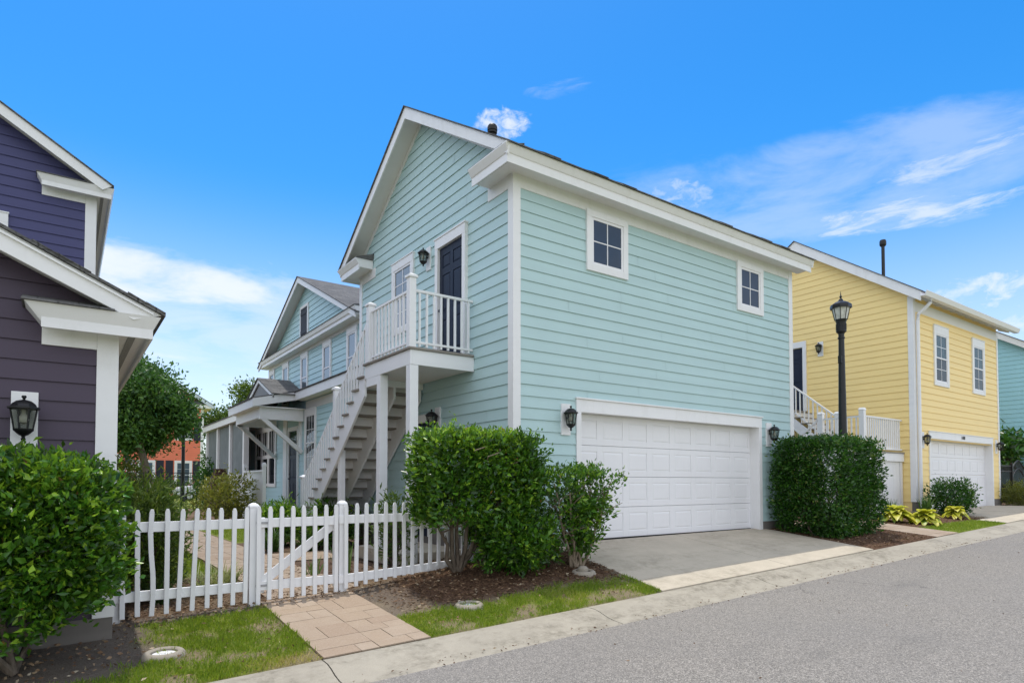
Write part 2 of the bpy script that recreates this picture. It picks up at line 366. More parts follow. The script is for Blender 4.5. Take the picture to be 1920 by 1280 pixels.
def axis_vals(segs):
    out = [segs[0][0]]
    for a, b, st in segs:
        n = max(1, int(round((b-a)/st))); out += [a+(b-a)*k/n for k in range(1, n+1)]
    return out
gx = axis_vals([(-520, -60, 115), (-60, -8, 4), (-8, -1.2, .4), (-1.2, 7, .07), (7, 14, .2), (14, 22, .12), (22, 40, 1.2), (40, 90, 5), (90, 560, 117)])
gy = axis_vals([(-420, -30, 97), (-30, 4.4, 3.8), (4.4, 5.0, .3), (5.0, 7.9, .07), (7.9, 16, .25), (16, 40, 1.), (40, 100, 6), (100, 620, 104)])
V = []; Zn = []
for y in gy:
    for x in gx:
        g, m, p = zone(x, y)
        if y < YC-.01: z = zc(x)-.2
        else:
            z = G(x, y)-.006
            if y > YC+.02 and y < 9 and -1.2 < x < 22: z += .012*fbm(x, y, 3.1, 5.)+.012*m*(1 if not 6.2 < x < 12 else 0)
        if (6.2 < x < 12.05 or 19 < x < 26.5) and YC < y < 8.1: z -= .04
        V.append((x, y, z)); Zn.append((g, m, p, 1.))
nx, ny = len(gx), len(gy)
F = [(j*nx+i, j*nx+i+1, (j+1)*nx+i+1, (j+1)*nx+i) for j in range(ny-1) for i in range(nx-1)]
me = bpy.data.meshes.new('ground'); me.from_pydata(V, [], F)
a = me.color_attributes.new('zone', 'FLOAT_COLOR', 'POINT'); a.data.foreach_set('color', np.asarray(Zn, dtype=np.float32).ravel())
me.polygons.foreach_set('use_smooth', [True]*len(F))
tag(link('ground', me, SOIL), kind='structure')

# road
b = MB(); xs = axis_vals([(-120, -10, 10), (-10, 40, 2), (40, 160, 10)])
for x0, x1 in zip(xs, xs[1:]):
    for y0, y1 in ((-7.5, -2), (-2, 2), (2, 4.87)):
        b.quad((x0, y0, zroad(x0, y0)), (x1, y0, zroad(x1, y0)), (x1, y1, zroad(x1, y1)), (x0, y1, zroad(x0, y1)))
b.build('road', ASPHALT, kind='structure')
# rolled kerb, cast in segments
prof = [(4.80, -.12), (4.86, -.086), (5.0, -.074), (5.1, -.054), (5.2, -.022), (5.28, -.004), (5.36, .0), (5.425, -.001), (5.44, -.02), (5.44, -.2)]
b = MB(); x = -22.95
while x < 70:
    x0, x1 = x+.006, x+3.1-.006
    n = len(prof); k = len(b.v); m = 4
    for q in range(m+1):
        xx = x0+(x1-x0)*q/m
        for i, (y, dz) in enumerate(prof): b.v.append((xx, y, zc(xx)+dz+.004))
    for q in range(m):
        for i in range(n-1): b.f.append((k+q*n+i, k+q*n+i+1, k+(q+1)*n+i+1, k+(q+1)*n+i))
    b.f += [tuple(k+i for i in range(n)), tuple(k+m*n+i for i in range(n))[::-1]]
    x += 3.1
b.build('kerb', KERBC, kind='structure', smooth=True)
b = MB()
for x0 in range(-24, 70, 6): b.quad((x0, 4.86, zc(x0)-.15), (x0+6, 4.86, zc(x0+6)-.15), (x0+6, 5.44, zc(x0+6)-.08), (x0, 5.44, zc(x0)-.08))
b.build('kerb_bed', RUBBER, kind='structure')

# driveways: slabs with open joints
def slab(b, x0, x1, y0, y1, g=.006, up=.012, th=.1, n=6):
    x0 += g; x1 -= g; y0 += g; y1 -= g
    for i in range(n):
        a0 = x0+(x1-x0)*i/n; a1 = x0+(x1-x0)*(i+1)/n; c0 = y0; c1 = y1
        T = [(a0, c0, G(a0, c0)+up), (a1, c0, G(a1, c0)+up), (a1, c1, G(a1, c1)+up), (a0, c1, G(a0, c1)+up)]
        b.quad(*T)
        b.quad(T[0], T[1], (a1, c0, T[1][2]-th), (a0, c0, T[0][2]-th)); b.quad(T[3], T[2], (a1, c1, T[2][2]-th), (a0, c1, T[3][2]-th))
        if i == 0: b.quad(T[0], T[3], (a0, c1, T[3][2]-th), (a0, c0, T[0][2]-th))
        if i == n-1: b.quad(T[1], T[2], (a1, c1, T[2][2]-th), (a1, c0, T[1][2]-th))
b = MB()
for x0, x1 in ((6.28, 9.24), (9.24, 12.0)):
    slab(b, x0, x1, YC+.008, 5.86, .006); slab(b, x0, x1, 5.86, 7.72, .006)
b.build('driveway', CONC, kind='structure')
b = MB()
for x0, x1 in ((18.9, 22.4), (22.4, 26.4)):
    slab(b, x0, x1, YC+.008, 6.1, .012); slab(b, max(x0, 19.9), x1, 6.1, 8.02, .012)
b.build('neighbour_driveway', CONC, kind='structure')

# stamped-paver walks in random ashlar slabs
def walk(name, x0, x1, y0, y1, seed, lift=.014, lanes=2):
    r = random.Random(seed); b = MB(); var = []
    def stone(a0, a1, c0, c1):
        g = .0032; t = lift+r.uniform(-.002, .002)
        a0 += g; a1 -= g; c0 += g; c1 -= g
        b.quad((a0, c0, G(a0, c0)+t), (a1, c0, G(a1, c0)+t), (a1, c1, G(a1, c1)+t), (a0, c1, G(a0, c1)+t)); v = r.random(); var.append(v)
        for p, q in (((a0, c0), (a1, c0)), ((a1, c0), (a1, c1)), ((a1, c1), (a0, c1)), ((a0, c1), (a0, c0))):
            b.quad((*p, G(*p)+t), (*q, G(*q)+t), (*q, G(*q)+t-.014), (*p, G(*p)+t-.014)); var.append(v)
    w = (x1-x0)/lanes
    for l in range(lanes):
        y = y0; k = 0
        while y < y1-.02:
            h = r.choice((.2, .2, .3, .3, .4)); h = min(h, y1-y)
            if y1-y-h < .12: h = y1-y
            a0 = x0+l*w; a1 = a0+w
            if r.random() < .72:
                c = a0+w*r.choice((.34, .42, .6, .66)); stone(a0, c, y, y+h); stone(c, a1, y, y+h)
            else: stone(a0, a1, y, y+h)
            y += h
    s = MB(); n = max(1, int((y1-y0)/.7))
    for i in range(n):
        c0 = y0+(y1-y0)*i/n; c1 = y0+(y1-y0)*(i+1)/n
        s.quad((x0, c0, G(x0, c0)+lift-.011), (x1, c0, G(x1, c0)+lift-.011), (x1, c1, G(x1, c1)+lift-.011), (x0, c1, G(x0, c1)+lift-.011))
    o = b.build(name, PAVER, kind='structure', var=var); s.build(name+'_bed', JOINT, kind='structure')
walk('front_walk', 1.87, 2.93, YC+.004, 7.66, 4)
walk('garden_path', 2.0, 3.1, 7.72, 26.0, 9)
walk('side_path', 3.11, 5.3, 11.0, 12.3, 5, lanes=3)
walk('cross_path', -1.0, 1.99, 22.5, 27.0, 6, lanes=3)
walk('porch_path', 3.11, 5.2, 22.0, 24.0, 16, lanes=2)
walk('neighbour_walk', 14.75, 15.85, YC+.004, 9.5, 8)
b = MB().box(4.25, 5.43, 8.9, 10.6, -1.32, -1.10); b.build('stoop_slab', CONC, kind='structure', bev=.01)
# ------------------------------------------------------------------ building helpers
def siding(b, fr, z0, z1, lo, hi, holes=(), ex=.1775, lip=.019, seed=1, joints=True):
    r = random.Random(seed); z = z0
    while z < z1-.01:
        t = min(z+ex, z1)
        L0, H0, L1, H1 = lo(z), hi(z), lo(t), hi(t)
        if H0-L0 > .02:
            if H1 < L1: H1 = L1 = (H1+L1)/2
            cuts = [(max(a, L0-1), c) for a, c, za, zb in holes if za < t-.02 and zb > z+.02]
            spans = []; x = L0
            for a, c in sorted(cuts):
                if a > x: spans.append((x, a))
                x = max(x, c)
            if x < H0: spans.append((x, H0))
            for a, c in spans:
                pts = [a]
                if joints and c-a > 2.2:
                    q = a+r.uniform(.5, 3.4)
                    while q < c-.5: pts.append(q); q += 3.66
                pts.append(c)
                for i, (p, q) in enumerate(zip(pts, pts[1:])):
                    p0 = p+(.0025 if i else 0); q0 = q-(.0025 if q != c else 0)
                    pt = max(p0, L1) if p == L0 else p0; qt = min(q0, H1) if q == H0 else q0
                    if qt < pt: qt = pt = (qt+pt)/2
                    wob = r.uniform(-.0012, .0012)
                    b.quad(fr(p0, lip+wob, z), fr(q0, lip+wob, z), fr(qt, .002, t), fr(pt, .002, t))
                    b.quad(fr(p0, -.004, z+.001), fr(q0, -.004, z+.001), fr(q0, lip+wob, z), fr(p0, lip+wob, z))
        z = t
    return b
def boxf(b, fr, u0, u1, o0, o1, z0, z1):
    b.hexa([fr(u0, o0, z0), fr(u1, o0, z0), fr(u1, o1, z0), fr(u0, o1, z0), fr(u0, o0, z1), fr(u1, o0, z1), fr(u1, o1, z1), fr(u0, o1, z1)]); return b
def frustum(b, fr, u0, u1, z0, z1, o0, o1, ins):
    P = [fr(u0, o0, z0), fr(u1, o0, z0), fr(u1, o0, z1), fr(u0, o0, z1)]; Q = [fr(u0+ins, o1, z0+ins), fr(u1-ins, o1, z0+ins), fr(u1-ins, o1, z1-ins), fr(u0+ins, o1, z1-ins)]
    b.quad(*Q)
    for i in range(4): b.quad(P[i], P[(i+1) % 4], Q[(i+1) % 4], Q[i])
def panelled(b, fr, u0, u1, z0, z1, cols, rows, o, d=.010, raise_=.008, th=.035):
    """door leaf with raised panels: cols / rows = lists of (a,b) panel ranges"""
    boxf(b, fr, u0, u1, o-th, o-d, z0, z1)
    e = [u0]+[x for c in cols for x in c]+[u1]
    for k in range(0, len(e), 2): boxf(b, fr, e[k], e[k+1], o-d-.002, o, z0, z1)
    g = [z0]+[x for c in rows for x in c]+[z1]
    for (a, c) in cols:
        for k in range(0, len(g), 2): boxf(b, fr, a, c, o-d-.002, o-.0006, g[k], g[k+1])
        for (p, q) in rows: frustum(b, fr, a+.012, c-.012, p+.012, q-.012, o-d+.0004, o-d+raise_, .026)
def casing(b, fr, u0, u1, z0, z1, w, o=.03, head=None, sill=True):
    """trim round an opening u0..u1 x z0..z1 (outer edges)"""
    h = head or w; s = w if sill else 0
    boxf(b, fr, u0, u0+w, 0, o, z0, z1-h); boxf(b, fr, u1-w, u1, 0, o, z0, z1-h)
    boxf(b, fr, u0, u1, 0, o+.002, z1-h, z1)
    if sill: boxf(b, fr, u0+w, u1-w, 0, o-.001, z0, z0+s)
def window(par, fr, u0, u1, z0, z1, w=.10, head=None, kind='double', glass=GLASS, cols=2, rows=2, wmat=WHITE_CLEAN, label=None, blind=False, cap=True):
    """window = casing mesh; children sash, pane, muntin"""
    b = MB(); casing(b, fr, u0, u1, z0, z1, w, .05, head)
    if cap: boxf(b, fr, u0-.012, u1+.012, 0, .065, z1, z1+.022)
    win = b.build('window', WHITE, par, .003)
    if label: win['label'] = label
    h = head or w; a, c, p, q = u0+w, u1-w, z0+w, z1-h; s = .042
    b = MB()
    if kind == 'double':
        m = (p+q)/2
        for (lo, hi, o) in ((p, m+.02, .034), (m-.02, q, .042)):
            boxf(b, fr, a, a+s, -.02, o, lo, hi); boxf(b, fr, c-s, c, -.02, o, lo, hi); boxf(b, fr, a+s, c-s, -.02, o-.001, lo, lo+s); boxf(b, fr, a+s, c-s, -.02, o-.001, hi-s, hi)
    else:
        boxf(b, fr, a, a+s, -.02, .038, p, q); boxf(b, fr, c-s, c, -.02, .038, p, q); boxf(b, fr, a+s, c-s, -.02, .037, p, p+s); boxf(b, fr, a+s, c-s, -.02, .037, q-s, q)
    b.build('sash', wmat, win, .002)
    MB().quad(fr(a, .024, p), fr(c, .024, p), fr(c, .024, q), fr(a, .024, q)).build('pane', glass, win)
    if cols*rows > 1:
        b = MB()
        for k in range(1, cols): x = a+s+(c-a-2*s)*k/cols; boxf(b, fr, x-.009, x+.009, .0245, .031, p+s, q-s)
        for k in range(1, rows):
            x = p+s+(q-p-2*s)*k/rows
            if kind == 'double' and abs(x-(p+q)/2) < .03: continue
            boxf(b, fr, a+s, c-s, .0245, .030, x-.009, x+.009)
        b.build('muntin', wmat, win)
    if blind:
        b = MB(); z = (p+q)/2+.05
        while z < q-s: boxf(b, fr, a+s, c-s, .0243, .0275, z, z+.012); z += .034
        b.build('blind', mat_paint_cached('blind_slat', (.16, .28, .36)), win)
    return win
_pc = {}
def mat_paint_cached(n, c):
    if n not in _pc: _pc[n] = mat_paint(n, c, .5, .05)
    return _pc[n]
def six_panel_door(par, fr, u0, u1, z0, z1, m=NAVY, o=-.02, knob_left=True, name='door'):
    w = u1-u0; h = z1-z0; g = .12*w
    cols = [(u0+g, u0+w/2-g*.45), (u0+w/2+g*.45, u1-g)]
    rows = [(z0+.1*h, z0+.37*h), (z0+.45*h, z0+.76*h), (z0+.82*h, z0+.93*h)]
    b = MB(); panelled(b, fr, u0, u1, z0, z1, cols, rows, o, .012, .009, .04); d = b.build(name, m, par, .002)
    b = MB(); x = u1-.06 if knob_left else u0+.06
    p = Vector(fr(x, o, z0+.95)); q = Vector(fr(x, o+.055, z0+.95)); b.tube([p, p.lerp(q, .55), p.lerp(q, .6), q], [.012, .012, .028, .022], 10)
    p = Vector(fr(x, o, z0+1.12)); q = Vector(fr(x, o+.02, z0+1.12)); b.tube([p, q], [.026, .022], 10)
    b.build('handle', BLACKPAINT, d, smooth=True)
    return d
def sweep(b, prof, fr, a, c):
    b.prism(prof, fr, a, c)

# wall lanterns: built once facing -Y, then copied
def make_lantern(s=1., bulb=False):
    t = thing('wall_lantern', 'x', 'wall lantern', (0, 0, 0), 'black wall lanterns')
    b = MB().box(-.095*s, .095*s, -.028, 0.012, -.25*s, .25*s); b.build('mounting_board', WHITE, t, .003)
    y = -.028-.115*s
    b = MB()
    b.lathe([(.004, .205), (.016, .203), (.02, .19), (.012, .178), (.008, .17), (.02, .165), (.055, .155), (.088, .128), (.1, .105), (.122, .1), (.122, .088), (.1, .082)], 8, (0, y, 0), rad(22.5)) if s == 1 else \
        b.lathe([(.003, .215), (.02, .21), (.022, .195), (.012, .18), (.01, .175), (.035, .172), (.075, .155), (.098, .128), (.106, .105), (.125, .1), (.125, .088), (.1, .082)], 8, (0, y, 0), rad(22.5))
    b.build('lantern_roof', BLACKPAINT, t, smooth=True)
    b = MB()
    for k in range(8):
        a = rad(22.5+45*k); b.tube([(.1*math.cos(a), y+.1*math.sin(a), .088), (.07*math.cos(a), y+.07*math.sin(a), -.09)], .006, 5)
    b.lathe([(.066, -.082), (.078, -.086), (.076, -.098), (.06, -.115), (.036, -.137), (.016, -.146), (.012, -.16), (.02, -.17), (.012, -.186), (.002, -.192)], 8, (0, y, 0), rad(22.5))
    b.tube([(0, -.02, .02), (0, y+.07, .02)], .018, 8)
    b.build('lantern_cage', BLACKPAINT, t, smooth=True)
    MB().lathe([(.066, -.084), (.095, .086)], 8, (0, y, 0), rad(22.5)).build('glass', LGLASS, t)
    MB().lathe([(.004, .09), (.014, .08), (.016, .045), (.032, .02), (.038, -.005), (.03, -.03), (.012, -.042), (.001, -.044)], 12, (0, y, .0), 0).build('bulb', BULB, t, smooth=True)
    return t
LANT = make_lantern(); LUSED = [0]
def dup(root, loc, rotz, label, group=None, name=None, sc=1.):
    r = root.copy(); COL.objects.link(r); r.location = loc; r.rotation_euler = (0, 0, rotz); r['label'] = label; r.scale = (sc, sc, sc)
    if group: r['group'] = group
    for ch in root.children:
        c = ch.copy(); COL.objects.link(c); c.parent = r
        for g in ch.children:
            d = g.copy(); COL.objects.link(d); d.parent = c
    return r
def lantern(loc, rotz, label, sc=1.):
    if not LUSED[0]:
        LUSED[0] = 1; LANT.location = loc; LANT.rotation_euler = (0, 0, rotz); LANT['label'] = label; LANT.scale = (sc,)*3; return LANT
    return dup(LANT, loc, rotz, label, sc=sc)

def gable_boxes(*a): pass

# ------------------------------------------------------------------ teal garage house
def garage():
    X0, X1, Y0, Y1 = 5.47, 13.06, 7.6, 13.6; YR = (Y0+Y1)/2
    ZB = -.80; ZF = 4.50; sl = .643; zr = lambda y: 4.91+sl*(min(y, 2*YR-y)-7.2)    # roof top surface
    t = thing('garage_house', 'pale teal two-storey garage house with white trim and double garage door', 'house', (X0, Y0, -1.0))
    zs = lambda y: zr(y)-.24                                       # underside along the rake
    # walls
    b = MB(); front = fY(Y0); side = fX(X0)
    siding(b, front, ZB, 4.56, lambda z: X0+.11, lambda z: X1-.11, [(6.74, 11.80, -2, 1.33)], seed=3)
    lo = lambda z: max(Y0+.11, 7.2+(z+.21-4.91)/sl); hi = lambda z: 2*YR-lo(z)
    siding(b, side, ZB, 6.98, lo, hi, [(9.0, 9.86, 2.1, 4.2), (10.2, 11.02, -2, 1.15)], seed=4)
    e = .004
    pent = [(Y0+e, -1.2), (Y1, -1.2), (Y1, zr(Y1)-.06), (YR, zr(YR)-.06), (Y0+e, zr(Y0+e)-.06)]
    b.prism(pent, lambda p, q, tt: (tt, p, q), X0+e, X0+.15)
    b.box(X0+.15, 6.72, Y0+e, Y0+.15, -1.2, 4.9); b.box(11.82, X1, Y0+e, Y0+.15, -1.2, 4.9); b.box(6.72, 11.82, Y0+e, Y0+.15, 1.3, 4.9)
    b.box(X1-.15, X1-.001, Y0+.15, Y1, -1.2, 4.6); b.box(X0+.15, X1-.15, Y1-.15, Y1, -1.2, 4.6)
    b.prism([(Y0+.15, 4.6), (Y1, 4.6), (YR, 6.72)], lambda p, q, tt: (tt, p, q), X1-.15, X1-.001)
    b.build('wall', TEAL, t)
    b = MB().box(X0-.012, 6.70, Y0-.012, Y0+.1, -1.5, ZB-.004).box(11.86, X1+.012, Y0-.012, Y0+.1, -1.5, ZB-.004).box(X0-.012, X0+.1, Y0+.1, Y1, -1.5, ZB-.004); split(b, 'foundation', FOUND, t)
    for n, (x0, x1, y0, y1) in enumerate(((X0-.026, X0+.115, Y0-.026, Y0+.115), (X1-.115, X1+.026, Y0-.026, Y0+.1), (X0-.026, X0+.1, Y1-.115, Y1+.026))):
        MB().box(x0, x1, y0, y1, ZB-.02, 4.70).build('corner_board', WHITE, t, .003)
    # frieze, soffit, boxed eave with crown
    b = MB().box(X0+.1155, X1-.1155, Y0-.022, Y0+.02, ZF, 4.705); b.box(X0-.0225, X0+.02, Y0+.1155, 8.28, ZF, 4.705); b.box(X0-.022, X0+.02, 12.75, Y1-.1155, ZF, 4.705)
    b.prism([(YR, zr(YR)-.10), (Y0+.02, zr(Y0+.02)-.10), (Y0+.02, 4.706), (Y0+.12, 4.706), (Y0+.25, zr(Y0+.25)-.235), (YR, zr(YR)-.235)], lambda p, q, tt: (tt, p, q), X0-.02, X0+.02)
    b.prism([(YR, zr(YR)-.10), (Y1-.02, zr(Y1-.02)-.10), (Y1-.02, 4.706), (Y1-.12, 4.706), (Y1-.25, zr(Y1-.25)-.235), (YR, zr(YR)-.235)], lambda p, q, tt: (tt, p, q), X0-.0205, X0+.02)
    split(b, 'frieze_board', WHITE, t, .002)
    crown = [(0, 4.70), (-.31, 4.70), (-.31, 4.64), (-.33, 4.64), (-.33, 4.765), (-.345, 4.775), (-.40, 4.875), (-.40, 4.89), (0, 4.89)]
    b = MB(); XL, XR = 5.12, X1+.27
    # mitred front eave running round the corner into the return on the gable
    def ring(xo, pts): return [(xo+p, q) for p, q in pts]
    def run_front(bm, y, x0, x1, sgn):
        n = len(crown); i = len(bm.v)
        for (p, q) in crown: bm.v.append((x0+(p+.33)*1., y+sgn*p, q))     # mitre at the corner
        for (p, q) in crown: bm.v.append((x1, y+sgn*p, q))
        bm.f += [tuple(i+k for k in range(n)), tuple(i+n+k for k in range(n))[::-1]]+[(i+k, i+(k+1) % n, i+n+(k+1) % n, i+n+k) for k in range(n)]
    def run_ret(bm, y, ye, sgn):
        n = len(crown); i = len(bm.v)
        for (p, q) in crown: bm.v.append((X0+p*1.+(-.02), y+sgn*(p+.0), q))
        for (p, q) in crown: bm.v.append((X0+p-.02, ye, q))
        bm.f += [tuple(i+k for k in range(n)), tuple(i+n+k for k in range(n))[::-1]]+[(i+k, i+(k+1) % n, i+n+(k+1) % n, i+n+k) for k in range(n)]
    run_front(b, Y0, XL, XR, 1); run_front(b, Y1, XL, XR, -1)
    run_ret(b, Y0, 8.24, 1); run_ret(b, Y1, 12.88, -1)
    ev = split(b, 'eave', WHITE, t)[0]
    split(MB().box(XL+.12, XR-.1, Y0-.285, Y0-.255, 4.694, 4.7005).box(X0-.295, X0-.265, Y0-.24, 8.2, 4.694, 4.7005), 'soffit_vent', VENTS, ev)
    # return caps (little shingled roofs)
    b = MB()
    for y0, y1, s in ((7.32, 8.27, 1), (12.85, 13.88, 1)):
        b.hexa([(5.06, y0, 4.893), (X0, y0, 4.893), (X0, y1, 4.893), (5.06, y1, 4.893), (5.06, y0, 4.906), (X0, y0, 5.04), (X0, y1, 5.04), (5.06, y1, 4.906)])
    split(b, 'return_roof', SHINGLE, t)
    # rake fascia + sloped soffit + roof slabs
    RX0, RX1 = 5.10, XR+.02
    for sgn, nm in ((1, 'front'), (-1, 'rear')):
        yy = lambda y: y if sgn > 0 else 2*YR-y
        b = MB().prism([(yy(7.20), zr(7.20)-.012), (yy(7.24), zr(7.24)-.20), (YR-.0005*sgn, zr(YR)-.235), (YR-.0005*sgn, zr(YR)-.012)], lambda p, q, tt: (tt, p, q), RX0, RX0+.032)
        b.prism([(yy(7.20), zr(7.20)-.012), (yy(7.24), zr(7.24)-.20), (YR-.0005*sgn, zr(YR)-.235), (YR-.0005*sgn, zr(YR)-.012)], lambda p, q, tt: (tt, p, q), RX1-.032, RX1)
        split(b, 'rake_board', WHITE, t, .003)
        b = MB().prism([(yy(7.30), zr(7.30)-.05), (yy(7.30), zr(7.30)-.10), (YR-.0005*sgn, zr(YR)-.135), (YR-.0005*sgn, zr(YR)-.05)], lambda p, q, tt: (tt, p, q), RX0+.033, X0-.0005)
        b.prism([(yy(7.30), zr(7.30)-.05), (yy(7.30), zr(7.30)-.10), (YR-.0005*sgn, zr(YR)-.135), (YR-.0005*sgn, zr(YR)-.05)], lambda p, q, tt: (tt, p, q), X1+.0005, RX1-.033)
        split(b, 'soffit', SOFFIT, t)
    b = MB(); r = random.Random(2)
    for sgn in (1, -1):
        yy = lambda y: y if sgn > 0 else 2*YR-y
        b.prism([(yy(7.17), zr(7.17)-.01), (YR-.0004*sgn, zr(YR)-.01), (YR-.0004*sgn, zr(YR)+.012), (yy(7.17), zr(7.17)+.012)], lambda p, q, tt: (tt, p, q), RX0-.03, RX1+.03)
        x = RX0-.03
        while x < RX1:                                            # uneven shingle ends and the odd lifted tab
            if r.random() < .35:
                y = 7.165-r.uniform(0, .012); b.prism([(yy(y), zr(y)+.013), (yy(y+.3), zr(y+.3)+.013), (yy(y+.3), zr(y+.3)+.016), (yy(y), zr(y)+.013+r.uniform(.006, .02))], lambda p, q, tt: (tt, p, q), x, min(RX1+.03, x+.32))
            x += .33
    # ridge cap
    b.prism([(YR-.15, zr(YR-.15)+.016), (YR, zr(YR)+.022), (YR+.15, zr(YR-.15)+.016), (YR, zr(YR)+.045)], lambda p, q, tt: (tt, p, q), RX0+.5, RX1+.03)
    b.build('roof', SHINGLE, t)
    v = MB().lathe([(.06, -.3), (.06, .02), (.07, .02), (.07, .05), (.055, .06), (.088, .075), (.092, .10), (.085, .11), (.085, .12), (.095, .125), (.095, .19), (.085, .2), (.085, .205), (.088, .21), (.07, .235), (.02, .24)], 14, (6.42, 9.6, zr(9.6)+.02))
    v.build('roof_vent', IRON, t, smooth=True)
    # garage door
    b = MB(); casing(b, front, 6.70, 11.85, -1.0, 1.36, .105, .034, .21, False); boxf(b, front, 6.68, 11.87, 0, .06, 1.36, 1.385)
    boxf(b, front, 6.735, 6.806, -.24, .001, -1.0, 1.16); boxf(b, front, 11.744, 11.815, -.24, .001, -1.0, 1.16); boxf(b, front, 6.806, 11.744, -.24, -.0, 1.16, 1.2)
    b.build('garage_door_trim', WHITE, t, .003)
    sec = MB(); u0, u1, zb, zt = 6.806, 11.744, -.945, 1.16; n = 4; h = (zt-zb)/n; w = (u1-u0)/8
    for k in range(n):
        a, c = zb+k*h+.003, zb+(k+1)*h-.003
        cols = [(u0+w*i+.07, u0+w*(i+1)-.07) for i in range(8)]
        panelled(sec, front, u0, u1, a, c, cols, [(a+.10, c-.10)], -.19, .009, .007, .04)
    gd = sec.build('garage_door', WHITE_CLEAN, t, .002)
    MB().box(u0, u1, Y0+.186, Y0+.205, -.985, -.9475).build('door_seal', RUBBER, gd)
    # front windows
    window(t, front, 6.93, 7.89, 3.51, 4.53, .115, None, 'fixed', GLASS, cap=False); window(t, front, 11.04, 11.95, 3.51, 4.53, .115, None, 'fixed', GLASS, cap=False)
    # gable door and window
    b = MB(); casing(b, side, 8.90, 9.95, 2.12, 4.38, .10, .075, .17, False); boxf(b, side, 8.88, 9.97, 0, .09, 4.38, 4.405); boxf(b, side, 9.0, 9.85, 0, .07, 2.09, 2.125)
    b.build('door_trim', WHITE, t, .003)
    six_panel_door(t, side, 9.0, 9.85, 2.125, 4.21, NAVY, .022)
    window(t, side, 10.88, 11.85, 3.0, 4.47, .10, .15, 'double', SKYGLASS, 2, 4)
    # ground-floor door under the landing
    b = MB(); casing(b, side, 10.12, 11.1, -.98, 1.27, .10, .06, .15, False); b.build('door_trim', WHITE, t, .003)
    d = six_panel_door(t, side, 10.22, 11.0, -.98, 1.12, NAVY, .022)
    lantern((6.475, Y0-.008, 1.01), 0, 'black wall lantern on white board left of the teal double garage door')
    lantern((12.11, Y0-.008, 1.02), 0, 'black wall lantern right of the teal garage door, above the clipped hedge')
    lantern((X0-.008, 10.28, 4.17), rad(-90), 'black wall lantern beside the navy upstairs door above the landing', .88)
    lantern((X0-.008, 9.90, 1.11), rad(-90), 'black wall lantern under the stair landing, beside the ground-floor door')
garage()

